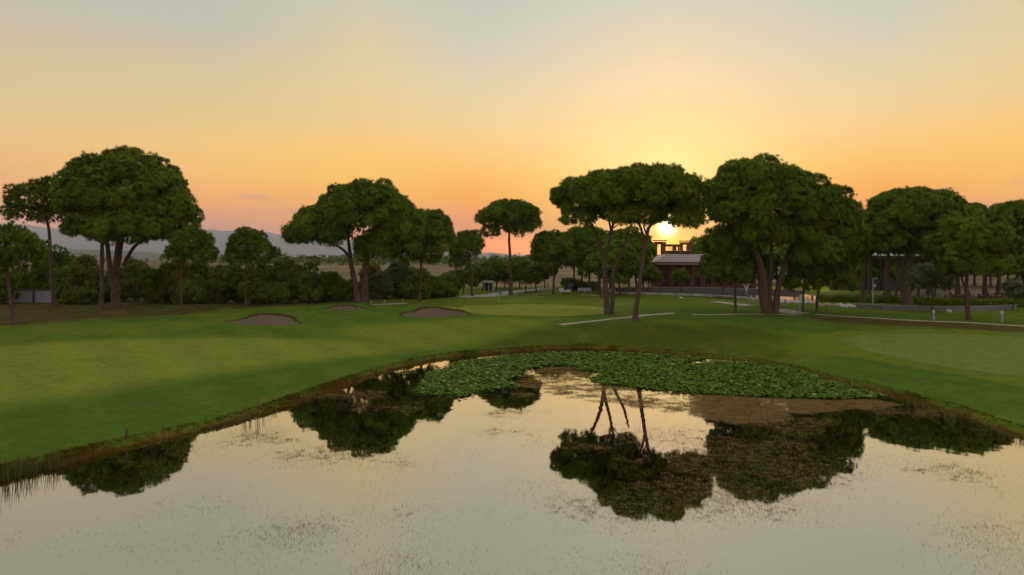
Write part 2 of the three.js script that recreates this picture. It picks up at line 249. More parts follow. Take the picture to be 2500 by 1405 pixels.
// ------------------------------------------------------------------ hills far off
{
  const ridge = (name, D, prof, deep, rough, mat, label) => {
    const nx = 220, nd = 10, pos = [], idx = [], x0 = prof[0][0], x1 = prof[prof.length - 1][0];
    for (let j = 0; j <= nd; j++) for (let i = 0; i <= nx; i++) {
      const px = mixn(x0, x1, i / nx); let k = 0; while (k < prof.length - 2 && prof[k + 1][0] < px) k++;
      const t = clamp((px - prof[k][0]) / (prof[k + 1][0] - prof[k][0])), top = mixn(prof[k][1], prof[k + 1][1], t * t * (3 - 2 * t)) + (fbm(px * 0.03, 1, 91 + deep, 4) - 0.5) * rough;
      const v = j / nd, shape = Math.sin(Math.min(1, v * 1.25) * Math.PI / 2), x = (px - W / 2) / F * D, y = 2 + Math.max(0, (HOR - top) / F * D + 7) * shape * (0.86 + 0.14 * (v >= 0.8 ? 1 : fbm(px * 0.04, v * 6, 95, 3)));
      pos.push(x * (1 + (v - 0.8) * deep / D), v > 0.99 ? y * 0.9 : y, -D - (v - 0.8) * deep);
    }
    for (let j = 0; j < nd; j++) for (let i = 0; i < nx; i++) { const a = j * (nx + 1) + i; idx.push(a, a + 1, a + nx + 1, a + 1, a + nx + 2, a + nx + 1); }
    const m = struct(name, geom(pos, idx), mat); m.userData.label = label;
  };
  const rock = std(0.17, 0.18, 0.22, 1);  // paler and bluer than bare rock: part of the haze is in the colour
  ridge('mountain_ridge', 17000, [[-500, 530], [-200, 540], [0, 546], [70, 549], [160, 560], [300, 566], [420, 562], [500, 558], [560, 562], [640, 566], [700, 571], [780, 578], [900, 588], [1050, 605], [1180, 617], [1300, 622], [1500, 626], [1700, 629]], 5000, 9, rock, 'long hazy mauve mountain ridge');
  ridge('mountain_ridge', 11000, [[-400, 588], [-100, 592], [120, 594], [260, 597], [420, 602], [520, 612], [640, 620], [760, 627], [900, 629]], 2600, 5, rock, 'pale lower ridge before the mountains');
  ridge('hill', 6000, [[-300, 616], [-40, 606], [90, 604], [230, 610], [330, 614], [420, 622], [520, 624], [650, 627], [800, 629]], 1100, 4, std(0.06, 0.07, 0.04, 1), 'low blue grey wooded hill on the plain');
}
lap('setting');
// ------------------------------------------------------------------ foliage and bark
const V3 = (x, y, z) => new THREE.Vector3(x, y, z);
function facet(pos, nor, P, N) { // faces wound towards N, so that the shading normal and the face agree
  for (let k = 0; k < P.length; k += 3) { const [a, b, c] = P.slice(k, k + 3), g = b.clone().sub(a).cross(c.clone().sub(a)).normalize(), f = g.dot(N) < 0; if (f) g.negate(); const n = g.multiplyScalar(0.6).add(N).normalize(); for (const p of f ? [a, c, b] : [a, b, c]) { pos.push(p.x, p.y, p.z); nor.push(n.x, n.y, n.z); } }
}
function needleTuft(seed, n, spread, wide) { // a burst of needles on a shoot that points up (+y), about one unit long
  const r = rng(seed), pos = [], nor = [];
  for (let k = 0; k < n; k++) {
    const ph = r() * 6.283, th = spread * Math.sqrt(r()), d = V3(Math.sin(th) * Math.cos(ph), Math.cos(th), Math.sin(th) * Math.sin(ph)), N = V3((r() - 0.5) * 0.9, 1, (r() - 0.5) * 0.9).addScaledVector(d, 0.4).normalize();
    const side = d.clone().cross(N).normalize().multiplyScalar(wide * (0.7 + 0.6 * r())), L = 0.65 + 0.4 * r(), b = d.clone().multiplyScalar(0.05 + 0.25 * r()).add(V3(0, r() * 0.25, 0)), t = b.clone().addScaledVector(d, L);
    facet(pos, nor, [b.clone().add(side), b.clone().sub(side), t], N);
  }
  return geom(pos, null, null, nor);
}
function leafTuft(seed, n, size) { // small leaves round a twig
  const r = rng(seed), pos = [], nor = [];
  for (let k = 0; k < n; k++) {
    const c = V3(r() - 0.5, r() - 0.5, r() - 0.5).normalize().multiplyScalar(0.35 + 0.6 * r()), N = c.clone().normalize().add(V3((r() - 0.5) * 1.2, 0.6, (r() - 0.5) * 1.2)).normalize(), d = V3(r() - 0.5, r() - 0.7, r() - 0.5).cross(N).normalize(), s = d.clone().cross(N).normalize().multiplyScalar(size * 0.5);
    const a = c.clone().addScaledVector(d, -size), e = c.clone().addScaledVector(d, size);
    facet(pos, nor, [a, c.clone().add(s), e, a, e, c.clone().sub(s)], N);
  }
  return geom(pos, null, null, nor);
}
const tufts = { pine: needleTuft(3, 30, 1.5, 0.062), shaggy: needleTuft(5, 24, 1.1, 0.065), leaf: leafTuft(7, 22, 0.30) };
const matte = (r, g, b, spec = 0.15, extra = {}) => new THREE.MeshPhysicalMaterial({ color: new THREE.Color().setRGB(r, g, b), roughness: 0.85, specularIntensity: spec, ...extra });
const green = (r, g, b) => matte(r, g, b, 0.2, { side: THREE.DoubleSide });
const leafMats = { pine: green(0.122, 0.19, 0.013), olive: green(0.11, 0.135, 0.055), shrub: green(0.105, 0.15, 0.013), yellow: green(0.15, 0.15, 0.015) };
const barkMap = tex8(256, 256, (i, j) => { const u = i / 256 * 6.283, f = fbm(3 + 2.2 * Math.cos(u) + 0, j * 0.03 + 2.2 * Math.sin(u), 101, 4), g = fbm(5 + 6 * Math.cos(u), j * 0.09 + 6 * Math.sin(u), 103, 3), k = 0.4 + 0.9 * f * g * 2; return [0.13 * k, 0.078 * k, 0.055 * k]; });
const barkBump = tex8(256, 256, (i, j) => { const u = i / 256 * 6.283; return fbm(5 + 5 * Math.cos(u), j * 0.06 + 5 * Math.sin(u), 103, 4); }, false);
const bark = new THREE.MeshStandardMaterial({ map: barkMap, bumpMap: barkBump, bumpScale: 0.05, roughness: 0.95 });
function limb(pts, rad, seg = 9, seed = 1, flare = 0) { // a tapered, slightly crooked stem through pts
  const curve = new THREE.CatmullRomCurve3(pts), len = curve.getLength(), n = Math.max(4, Math.round(len * 1.6)), fr = curve.computeFrenetFrames(n, false), pos = [], uv = [], idx = [];
  for (let i = 0; i <= n; i++) {
    const t = i / n, c = curve.getPointAt(t), k = t * (rad.length - 1), q = Math.min(rad.length - 2, Math.floor(k)); let R = mixn(rad[q], rad[q + 1], k - q); R *= 1 + flare * Math.exp(-t * len / 0.7);
    for (let s = 0; s <= seg; s++) { const a = s / seg * 6.2832, w = R * (1 + 0.16 * (noise(Math.cos(a) * 1.5 + 7, t * len * 0.9 + Math.sin(a) * 1.5, seed) - 0.5) * 2), N = fr.normals[i], B = fr.binormals[i]; pos.push(c.x + w * (Math.cos(a) * N.x + Math.sin(a) * B.x), c.y + w * (Math.cos(a) * N.y + Math.sin(a) * B.y), c.z + w * (Math.cos(a) * N.z + Math.sin(a) * B.z)); uv.push(s / seg, t * len / 3); }
  }
  for (let i = 0; i < n; i++) for (let s = 0; s < seg; s++) { const a = i * (seg + 1) + s; idx.push(a, a + seg + 1, a + 1, a + 1, a + seg + 1, a + seg + 2); }
  return geom(pos, idx, uv);
}
let copies = 0; const DBG = false;
const Y = V3(0, 1, 0), tmpQ = new THREE.Quaternion(), tmpM = new THREE.Matrix4(), twist = new THREE.Quaternion();
function puffsOf(lobes, puff, r, low) { // rounded sprays over the outer surface of the crown's lobes
  const out = [];
  lobes.forEach((l, li) => {
    const area = 4 * Math.PI * ((((l.rx * l.ry) ** 1.6 + (l.rx * l.rz) ** 1.6 + (l.ry * l.rz) ** 1.6) / 3) ** (1 / 1.6)), n = Math.max(6, Math.round(area / (puff * puff * 2.0)));
    for (let k = 0; k < n; k++) {
      const yy = 1 - 2 * (k + 0.5) / n, a = k * 2.39996 + r() * 0.6, q = Math.sqrt(1 - yy * yy), d = V3(q * Math.cos(a), yy, q * Math.sin(a));
      if (yy < low && r() < 0.75) continue;
      const shrink = 0.74 + 0.3 * r(), sq = yy < 0 ? 0.72 : 1;
      const p = V3(l.x + d.x * l.rx * shrink, l.y + d.y * l.ry * shrink * sq, l.z + d.z * l.rz * shrink);
      if (lobes.some((m, mi) => mi !== li && ((p.x - m.x) / m.rx) ** 2 + ((p.y - m.y) / m.ry) ** 2 + ((p.z - m.z) / m.rz) ** 2 < 0.55)) continue;
      out.push({ p, d: V3(d.x / l.rx, d.y / l.ry, d.z / l.rz).normalize(), r: puff * (0.7 + 0.55 * r()), low: yy < low });
    }
    const n2 = Math.round(n * 0.4); for (let k = 0; k < n2; k++) { const yy = 1 - 1.5 * (k + 0.5) / n2, a = k * 2.39996 + 1, q = Math.sqrt(Math.max(0, 1 - yy * yy)), d = V3(q * Math.cos(a), yy, q * Math.sin(a)); out.push({ p: V3(l.x + d.x * l.rx * 0.62, l.y + d.y * l.ry * 0.62, l.z + d.z * l.rz * 0.62), d, r: puff, low: true }); }
  });
  return out;
}
function crown(parent, puffs, kind, mat, size, dens, r, name = 'crown') {
  const list = [], col = [], c = new THREE.Color();
  for (const f of puffs) {
    const n = Math.round(dens * f.r * f.r / (size * size) * (f.low ? 0.34 : 1)), tone = 0.74 + 0.5 * r(), warm = 0.92 + 0.2 * r();
    for (let k = 0; k < n; k++) {
      let d = V3(r() * 2 - 1, r() * 2 - 1, r() * 2 - 1).normalize(); if (d.dot(f.d) < -0.45) d.negate();
      const rad = f.r * (0.6 + 0.4 * Math.sqrt(r()) + (r() < 0.15 ? 0.3 * r() : 0)), p = V3(f.p.x + d.x * rad, f.p.y + d.y * rad * 0.74, f.p.z + d.z * rad), up = d.clone().add(V3(0, kind === 'leaf' ? 0.1 : 0.55, 0)).normalize();
      tmpQ.setFromUnitVectors(Y, up); twist.setFromAxisAngle(Y, r() * 6.28); tmpQ.multiply(twist);
      const s = size * (0.75 + 0.5 * r()); list.push(new THREE.Matrix4().compose(p, tmpQ, V3(s, s, s))); const t = tone * (0.9 + 0.2 * r()); col.push([t * warm, t, t]);
    }
  }
  const m = shade(new THREE.InstancedMesh(tufts[kind], mat, list.length)); list.forEach((x, i) => { m.setMatrixAt(i, x); m.setColorAt(i, c.setRGB(...col[i])); });
  m.name = name; m.userData.kind = 'stuff'; parent.add(m); copies += list.length; return m;
}
// o: base [px, py] or [px] with D; lobes [px, py, rx, ry] and stems [[px, py, r] ...], all measured in the tree's own upright plane
function tree(name, label, o) {
  const [bx, by] = o.base; let x, D;
  if (o.D) { D = o.D; x = (bx - W / 2) / F * D; } else [x, D] = hit(bx, by);
  if (DBG) console.log('D', bx, by, D.toFixed(1));
  const g0 = onGround(x, D), k = D / F, r = rng(o.seed ?? Math.round(bx * 7 + D)), root = thing(name, label, 'tree', [g0.x, g0.y - 0.06, g0.z], 0, o.group);
  const L = (px, py, z = 0) => V3((px - bx) * k, EYE - (py - HOR) * k - root.position.y, z);
  const rim = (v) => Math.max(v * 0.45, v - (o.puff ?? 1.15) * 0.52);   // the sprays stand out beyond the lobes
  const lobes = o.lobes.map(([cx, cy, rx, ry, dz = 0, rzf = 0.92]) => { const c = L(cx, cy); return { x: c.x, y: c.y, z: dz * k, rx: rim(rx * k), ry: rim(ry * k), rz: rim(rx * k * rzf) }; });
  const puffs = puffsOf(lobes, o.puff ?? 1.15, r, o.low ?? -0.25);
  const stems = o.stems ?? [[[bx, by ?? HOR + (EYE - g0.y) / k, o.r ?? 5], [o.lobes[0][0], o.lobes[0][1], (o.r ?? 5) * 0.5]]];
  const tips = [];
  stems.forEach((st, si) => {
    const foot = EYE + 0;
    const pts = st.map(([px, py, , dz = 0], i) => { const p = L(px, py, dz * k); if (i === 0 && py > (by ?? 700) - 10) p.y = Math.min(p.y, 0); return p; });
    if (pts.length === 2) pts.splice(1, 0, pts[0].clone().lerp(pts[1], 0.5).add(V3((r() - 0.5) * 0.5, 0, (r() - 0.5) * 0.4)));
    const rad = st.map((q) => q[2] * k * 0.64); if (st.length === 2) rad.splice(1, 0, (rad[0] + rad[1]) / 2);
    mesh('trunk', limb(pts, rad, 10, si + 3, si ? 0.15 : 0.35), bark, root);
    tips.push({ p: pts[pts.length - 1], q: pts[pts.length - 2], r: rad[rad.length - 1] });
  });
  const nb = o.branches ?? 7, pick = puffs.filter((f) => f.d.y < 0.75);
  for (let b = 0; b < nb && pick.length; b++) {
    const f = pick[Math.floor((b + r() * 0.8) / nb * pick.length) % pick.length], end = f.p.clone().sub(f.d.clone().multiplyScalar(f.r * 0.3));
    const tip = tips.reduce((a, t) => (t.p.distanceTo(end) < a.p.distanceTo(end) ? t : a)), from = tip.q.clone().lerp(tip.p, 0.35 + 0.6 * r()); if (from.distanceTo(end) < 0.8) continue;
    const mid = from.clone().lerp(end, 0.5).add(V3((r() - 0.5) * 0.8, 0.35 - 0.5 * r(), (r() - 0.5) * 0.8));
    mesh('branch', limb([from, mid, end], [tip.r * 0.75, tip.r * 0.45, tip.r * 0.16], 6, b + 11), bark, root);
  }
  crown(root, puffs, o.kind ?? 'pine', leafMats[o.mat ?? 'pine'], o.size ?? 0.46, o.dens ?? 8.5, r);
  return root;
}
// --- the big pines, from the one at the pond's far left round to the right
tree('stone_pine', 'small pine with a bent trunk leaning over the dry litter strip', { base: [38, 793], lobes: [[22, 610, 74, 52], [60, 640, 36, 30], [-30, 640, 50, 40]], stems: [[[38, 793, 9], [26, 740, 7], [20, 690, 5.5], [16, 625, 3.5]], [[30, 735, 3], [48, 680, 2.2], [58, 640, 1.5]]], puff: 0.75, size: 0.42, kind: 'shaggy', branches: 8 });
tree('stone_pine', 'tall thin pine with a slender trunk beside the huge domed pine', { base: [132, 752], lobes: [[88, 490, 68, 46], [128, 480, 44, 48], [70, 520, 52, 28], [120, 530, 48, 26]], stems: [[[133, 752, 9], [126, 690, 8], [122, 620, 7], [118, 560, 5.5], [104, 505, 3.5]]], puff: 0.95, kind: 'shaggy', size: 0.5, branches: 9, dens: 6 });
tree('stone_pine', 'huge domed pine with a thick clustered trunk and a low side limb', { base: [284, 748], D: 106, lobes: [[300, 482, 142, 120], [398, 515, 80, 92], [226, 478, 78, 92], [425, 555, 52, 44], [330, 560, 130, 44, 40]], stems: [[[284, 748, 17], [280, 690, 15], [288, 620, 14], [300, 540, 11], [310, 480, 6]], [[274, 700, 12], [266, 640, 9], [258, 580, 7], [240, 510, 5]], [[300, 650, 7], [330, 600, 6], [370, 578, 4.5], [430, 570, 2.5]]], puff: 1.4, size: 0.4, branches: 12, dens: 8 });
tree('stone_pine', 'round pine with a straight pale trunk standing before the huge domed pine', { base: [248, 752], D: 102, lobes: [[268, 490, 88, 74], [190, 500, 52, 50], [320, 520, 52, 56], [260, 548, 80, 36]], stems: [[[247, 752, 8.5], [248, 690, 8], [248, 620, 7.5], [252, 550, 5.5], [262, 500, 3.5]]], puff: 1.3, size: 0.39, branches: 8 });
tree('young_pine', 'young pine with a forked trunk and dark lower stem on the litter edge', { base: [445, 768], lobes: [[466, 600, 48, 44], [490, 625, 36, 28], [436, 625, 30, 24]], stems: [[[445, 768, 5.5], [442, 720, 5], [440, 670, 4], [452, 630, 2.5]], [[446, 715, 3], [458, 670, 2.5], [474, 630, 1.6]]], puff: 0.7, size: 0.4, kind: 'shaggy', branches: 6 });
tree('young_pine', 'young bristly pine with a thin red brown trunk above the shrubs', { base: [600, 748], lobes: [[604, 600, 46, 42], [640, 622, 36, 30], [580, 628, 30, 22]], stems: [[[600, 748, 4.5], [600, 700, 4], [601, 650, 3.2], [604, 610, 2]]], puff: 0.7, size: 0.44, kind: 'shaggy', branches: 6 });
tree('stone_pine', 'broad spreading pine with two crossing trunks behind the bunkers', { base: [880, 738], lobes: [[890, 530, 120, 94], [792, 562, 92, 56], [972, 575, 72, 80], [760, 575, 58, 38], [930, 610, 70, 40], [990, 600, 48, 48]], stems: [[[876, 738, 14], [866, 690, 11], [856, 640, 9], [852, 600, 7], [845, 560, 4]], [[890, 738, 15], [892, 680, 12], [896, 620, 10], [908, 570, 7], [920, 530, 4]], [[858, 640, 6], [840, 612, 5], [815, 598, 3.4], [785, 585, 2]]], puff: 1.4, size: 0.4, branches: 14 });
tree('stone_pine', 'dark ragged pine with a thin trunk beside the broad spreading pine', { base: [1026, 738], lobes: [[1058, 570, 50, 54], [1030, 550, 34, 40], [1080, 600, 32, 44], [1040, 620, 42, 30]], stems: [[[1024, 738, 5.5], [1026, 690, 5], [1030, 630, 4], [1046, 580, 2.5]]], puff: 1.0, size: 0.52, branches: 8, dens: 7 });
tree('stone_pine', 'ragged pine with an upright narrow crown near the cart path', { base: [1152, 724], lobes: [[1140, 610, 36, 50], [1122, 640, 26, 34], [1156, 600, 22, 38]], stems: [[[1153, 724, 4.5], [1151, 690, 4], [1149, 650, 3.2], [1142, 610, 2]]], puff: 1.0, size: 0.52, branches: 6, dens: 7 });
tree('umbrella_pine', 'lone umbrella pine with a flat topped crown and bare straight trunk', { base: [1247, 721], lobes: [[1246, 528, 66, 40], [1200, 535, 30, 28], [1296, 545, 26, 28], [1198, 566, 22, 16], [1270, 556, 42, 20]], stems: [[[1247, 721, 7.5], [1247, 680, 6.5], [1245, 620, 5.5], [1243, 578, 4.8], [1246, 545, 3]]], puff: 1.0, size: 0.5, branches: 12 });
tree('stone_pine', 'small dark round pine between the umbrella pine and the twin pines', { base: [1350, 718], lobes: [[1348, 605, 46, 40], [1370, 620, 30, 34], [1325, 622, 26, 28]], stems: [[[1351, 718, 4.5], [1352, 680, 4], [1350, 640, 3], [1348, 600, 2]]], puff: 1.0, size: 0.52, branches: 6 });
tree('stone_pine', 'twin stemmed pine by the stone path, darker crown of the sunlit pair', { base: [1487, 768], lobes: [[1440, 478, 84, 50], [1490, 470, 74, 54], [1398, 500, 46, 34], [1420, 530, 44, 18], [1500, 520, 60, 26]], stems: [[[1483, 768, 11], [1478, 700, 9.5], [1474, 645, 8.5], [1462, 590, 6.5], [1440, 540, 4]], [[1494, 768, 9], [1497, 700, 8], [1498, 660, 7], [1522, 610, 5.5], [1535, 560, 3.5]], [[1474, 645, 6.5], [1488, 590, 5.5], [1500, 530, 3.5]]], puff: 1.15, size: 0.36, branches: 14, low: -0.35 });
tree('stone_pine', 'leaning pine with the sun behind its crown, trunk at the path edge', { base: [1550, 785], lobes: [[1585, 474, 126, 70], [1655, 486, 72, 56], [1520, 484, 66, 50], [1688, 508, 36, 40], [1560, 524, 70, 26], [1640, 528, 46, 22], [1690, 532, 24, 20]], stems: [[[1550, 785, 10.5], [1558, 720, 9], [1568, 650, 8], [1577, 590, 7], [1584, 555, 6]], [[1576, 600, 5.5], [1560, 545, 4.5], [1530, 505, 3]], [[1583, 560, 5], [1606, 520, 4.2], [1640, 490, 2.6]]], puff: 1.15, size: 0.36, branches: 14, low: -0.35 });
tree('stone_pine', 'giant many stemmed pine with a broad dome reaching over the clubhouse', { base: [1880, 775], D: 95, lobes: [[1885, 508, 150, 96], [1850, 462, 118, 72], [1992, 535, 104, 86], [1816, 506, 62, 58], [2058, 590, 62, 72], [1890, 570, 120, 48], [1830, 444, 68, 46], [1990, 620, 64, 52, 30]], stems: [[[1872, 775, 16], [1862, 720, 14], [1858, 660, 11], [1840, 600, 8], [1815, 540, 5]], [[1892, 775, 15], [1900, 710, 12], [1915, 650, 10], [1938, 590, 7.5], [1960, 540, 5]], [[1878, 770, 11], [1880, 690, 9], [1884, 620, 7], [1880, 550, 5]], [[1850, 745, 6, 60], [1852, 690, 6, 50], [1846, 640, 5, 40], [1830, 590, 3, 20]]], puff: 1.4, size: 0.39, branches: 18 });
tree('young_pine', 'sparse dark pine with a thin trunk before the clubhouse roof', { base: [1795, 764], lobes: [[1785, 605, 66, 60], [1762, 655, 52, 44], [1835, 665, 54, 44]], stems: [[[1796, 764, 5], [1795, 720, 4.5], [1792, 670, 3.5], [1784, 610, 2.2]]], puff: 0.8, size: 0.42, dens: 5.5, branches: 10 });
tree('young_pine', 'drooping dark pine with a thin straight trunk at the end of the path', { base: [1961, 764], lobes: [[1975, 660, 50, 54], [1955, 690, 40, 30]], stems: [[[1961, 764, 4], [1962, 720, 3.5], [1966, 660, 2.2]]], puff: 0.9, branches: 5 });
tree('young_pine', 'drooping pine with a yellow green edge next to the giant pine', { base: [1994, 764], lobes: [[2052, 640, 42, 60], [2030, 670, 52, 50], [2065, 690, 28, 34]], stems: [[[1994, 764, 5], [1998, 715, 4.2], [2020, 660, 2.6]]], puff: 0.95, branches: 6 });
tree('stone_pine', 'tall thick trunked pine rising over the terrace', { base: [2216, 745], lobes: [[2230, 530, 110, 76], [2150, 562, 62, 52], [2305, 545, 66, 54], [2200, 590, 90, 34], [2290, 590, 50, 32]], stems: [[[2216, 745, 18], [2213, 690, 14], [2218, 630, 12.5], [2225, 580, 9], [2232, 530, 5]], [[2226, 620, 6], [2262, 590, 5], [2280, 550, 3]]], puff: 1.4, size: 0.42, branches: 12 });
tree('stone_pine', 'dark domed pine behind the tall terrace pine', { base: [2340], D: 132, lobes: [[2330, 540, 80, 50], [2390, 560, 50, 46], [2310, 600, 70, 40]], r: 9, puff: 1.35, size: 0.55, branches: 6 });
tree('stone_pine', 'dark pine crown filling the gap beside the giant pine', { base: [2108, 740], lobes: [[2108, 560, 42, 50], [2128, 600, 40, 50], [2095, 600, 30, 40]], stems: [[[2105, 740, 8], [2108, 690, 7], [2112, 640, 6], [2112, 590, 4]]], puff: 1.2, size: 0.55, branches: 6 });
tree('stone_pine', 'bushy pine with a low round crown beside the bollard lights', { base: [2366, 781], lobes: [[2370, 590, 84, 58], [2320, 610, 48, 46], [2430, 610, 56, 54], [2380, 650, 80, 44]], stems: [[[2366, 781, 8.5], [2362, 740, 7.5], [2360, 700, 6.5], [2366, 640, 4]], [[2368, 720, 5], [2352, 690, 4], [2340, 650, 3]]], puff: 1.1, size: 0.37, branches: 8 });
tree('stone_pine', 'tall pine at the terrace end with branches to the ground lamp', { base: [2475, 742], lobes: [[2480, 540, 60, 52], [2540, 560, 60, 70], [2470, 620, 60, 60], [2530, 650, 60, 60]], stems: [[[2475, 742, 6], [2482, 700, 5.5], [2486, 640, 5], [2484, 580, 3]]], puff: 1.3, size: 0.42, branches: 8 });
tree('olive_tree', 'small grey green olive tree before the thick trunked pine', { base: [2277, 762], lobes: [[2275, 680, 48, 38], [2250, 690, 30, 28], [2302, 692, 26, 28]], stems: [[[2277, 762, 3.2], [2278, 735, 2.8], [2275, 700, 2]]], puff: 0.7, kind: 'leaf', size: 0.34, mat: 'olive', branches: 6, dens: 7 });
tree('olive_tree', 'slim young olive tree beside the dark hedge', { base: [2472, 758], lobes: [[2482, 716, 24, 18], [2470, 700, 20, 20]], stems: [[[2472, 758, 2.6], [2476, 740, 2.2], [2480, 718, 1.5]]], puff: 0.55, kind: 'leaf', size: 0.32, mat: 'olive', branches: 4, dens: 6 });
// --- pine trunks in the grove round the terrace
for (const [px, D, rr, cx, cy, rx, ry] of [[2122, 128, 7, 2130, 580, 50, 44], [2168, 126, 9, 2170, 590, 60, 40], [2188, 138, 5, 2196, 600, 40, 30], [2268, 140, 8, 2262, 600, 60, 36], [2404, 124, 9, 2410, 620, 56, 44], [2436, 130, 8, 2446, 610, 60, 50], [2336, 118, 6, 2330, 640, 44, 34]])
  tree('grove_pine', 'straight dark pine trunk in the grove round the terrace', { base: [px], D, lobes: [[cx, cy, rx, ry]], r: rr, puff: 1.3, size: 0.58, branches: 4, dens: 7, group: 'pines in the grove round the terrace' });
// --- dark pines between the twin pines and the clubhouse
for (const [px, D, cx, cy, rx, ry] of [[1400, 170, 1398, 605, 44, 44], [1440, 172, 1440, 598, 48, 48], [1490, 168, 1490, 612, 46, 50], [1536, 166, 1535, 605, 46, 48], [1572, 160, 1566, 622, 36, 42], [1420, 156, 1422, 600, 46, 48], [1462, 150, 1465, 625, 44, 46], [1515, 142, 1512, 640, 46, 48], [1556, 150, 1548, 630, 40, 48]])
  tree('background_pine', 'dark rounded pine in the clump before the clubhouse', { base: [px], D, lobes: [[cx, cy, rx, ry], [cx - 12, cy + 34, rx * 0.8, ry * 0.7]], r: 4, puff: 1.25, size: 0.58, branches: 4, dens: 7, group: 'pines clumped before the clubhouse' });
// --- little standard trees on the clubhouse lawn
for (const [px, py, cy, rx] of [[1583, 716, 672, 30], [1662, 720, 672, 20], [1766, 723, 664, 42], [1468, 728, 650, 40]])
  tree('standard_tree', 'small round headed tree with a thin stem on the clubhouse lawn', { base: [px, py], lobes: [[px, cy, rx, rx * 0.85], [px + 6, cy + 8, rx * 0.8, rx * 0.7]], r: 2.6, puff: 0.7, kind: 'leaf', size: 0.38, mat: 'shrub', branches: 4, dens: 6, group: 'standard trees on the clubhouse lawn' });
// --- round trees along the cart path
for (const [px, D, cy, rx, ry] of [[1132, 150, 682, 26, 24], [1178, 162, 668, 28, 30], [1212, 166, 664, 30, 32], [1232, 172, 672, 26, 30], [1284, 150, 676, 28, 24], [1310, 156, 668, 26, 26], [1096, 146, 690, 26, 26], [1268, 170, 660, 30, 30], [1330, 168, 655, 30, 30], [1152, 170, 672, 26, 26]])
  tree('round_tree', 'round headed small tree in the row along the cart path', { base: [px], D, lobes: [[px, cy, rx, ry], [px + 8, cy + 6, rx * 0.8, ry * 0.8]], r: 2.4, puff: 0.95, kind: 'leaf', size: 0.5, mat: 'shrub', branches: 3, dens: 6, group: 'round trees along the cart path' });
lap('trees ' + copies);
// --- shrubs and small trees of the boundary belt
{
  const r = rng(77);
  const shrub = (px, top, w, D, mat, kind = 'leaf') => {
    const x = (px - W / 2) / F * D, g0 = onGround(x, D), k = D / F, hgt = EYE - (top - HOR) * k - g0.y - 0.35, look = mat === 'yellow' ? ['yellow_shrub', 'yellow green leafy shrub in the boundary belt', 'shrub', 'yellow green shrubs of the boundary belt'] : mat === 'olive' ? ['olive_shrub', 'grey green shrub behind the broad spreading pine', 'shrub', 'grey green shrubs behind the broad pine'] : mat === 'pine' ? ['bristly_pine_shrub', 'bristly low young pine standing up out of the boundary belt', 'shrub', 'young pines in the boundary belt'] : px > 1300 ? ['shrub', 'low dark shrub behind the golf cart', 'shrub', 'low shrubs behind the golf cart'] : px > 900 ? ['shrub', 'bushy dark green shrub between the ragged pines and the broad pine', 'shrub', 'shrubs behind the ragged pines'] : px < 300 ? ['shrub', 'bushy dark green shrub behind the huge domed pine and the grey wall', 'shrub', 'shrubs behind the huge domed pine'] : ['shrub', 'bushy dark green shrub in the belt behind the two young pines', 'shrub', 'shrubs behind the two young pines'],
      root = thing(look[0], look[1], look[2], [g0.x, g0.y - 0.05, g0.z], 0, look[3]);
    const a = Math.max(0.8, w * k / 2 - 0.5), lobes = []; for (let q = 0; q < 4; q++) lobes.push({ x: (r() - 0.5) * a * 1.1, y: hgt * (0.32 + 0.36 * q / 3), z: (r() - 0.5) * a, rx: a * (0.75 - 0.08 * q), ry: hgt * 0.3, rz: a * 0.7 });
    for (let q = 0; q < 3; q++) mesh('stem', limb([V3((q - 1) * 0.25, -0.1, 0), V3((q - 1) * 0.4, hgt * 0.3, (r() - 0.5) * 0.4), V3((q - 1) * a * 0.5, hgt * 0.62, (r() - 0.5) * a * 0.5)], [0.08, 0.06, 0.03], 6, q + 5), bark, root);
    crown(root, puffsOf(lobes, 0.9, r, -0.8), kind, leafMats[mat], 0.46, 5.5, r, 'foliage');
  };
  for (const [px, top, w, D, m, kd] of [[-20, 655, 110, 112, 'shrub'], [50, 650, 60, 130, 'pine', 'shaggy'], [132, 600, 105, 128, 'pine', 'shaggy'], [212, 618, 90, 122, 'yellow'], [172, 650, 80, 126, 'shrub'], [335, 628, 80, 122, 'shrub'], [365, 652, 90, 118, 'shrub'], [405, 640, 90, 118, 'shrub'], [440, 628, 70, 116, 'yellow'], [490, 638, 90, 117, 'shrub'], [545, 646, 80, 114, 'shrub'], [575, 640, 80, 119, 'shrub'], [650, 634, 90, 118, 'pine', 'shaggy'], [702, 630, 90, 117, 'shrub'], [740, 660, 80, 114, 'shrub'], [756, 628, 42, 119, 'pine', 'shaggy'], [795, 662, 80, 120, 'shrub'], [835, 682, 70, 118, 'shrub'], [925, 668, 70, 122, 'olive'], [960, 640, 90, 128, 'olive'], [1000, 655, 90, 126, 'shrub'], [1050, 670, 90, 130, 'shrub'], [1085, 690, 60, 132, 'shrub'], [905, 640, 70, 134, 'yellow'], [290, 650, 90, 124, 'shrub'], [85, 668, 60, 134, 'shrub'], [620, 668, 90, 113, 'shrub'], [470, 680, 90, 113, 'shrub'], [200, 700, 80, 118, 'shrub'], [670, 690, 90, 112, 'shrub'], [1010, 690, 80, 124, 'shrub'], [1400, 680, 60, 160, 'shrub'], [1440, 690, 50, 158, 'shrub']]) shrub(px, top, w, D, m, kd);
  // a dark belt of trees behind the terrace and the clubhouse
  for (let q = 0; q < 13; q++) { const px = 2060 + q * 40, D = 176 + (q % 3) * 4; tree('belt_tree', 'dark tree in the belt behind the terrace', { base: [px], D, lobes: [[px, 610 + (q * 37 % 20), 46, 44], ...(px < 2290 ? [[px + 8, 668, 40, 34]] : [])], r: 5, puff: 1.7, kind: 'leaf', size: 0.9, branches: 2, dens: 6, group: 'trees in the belt behind the terrace' }); }
}
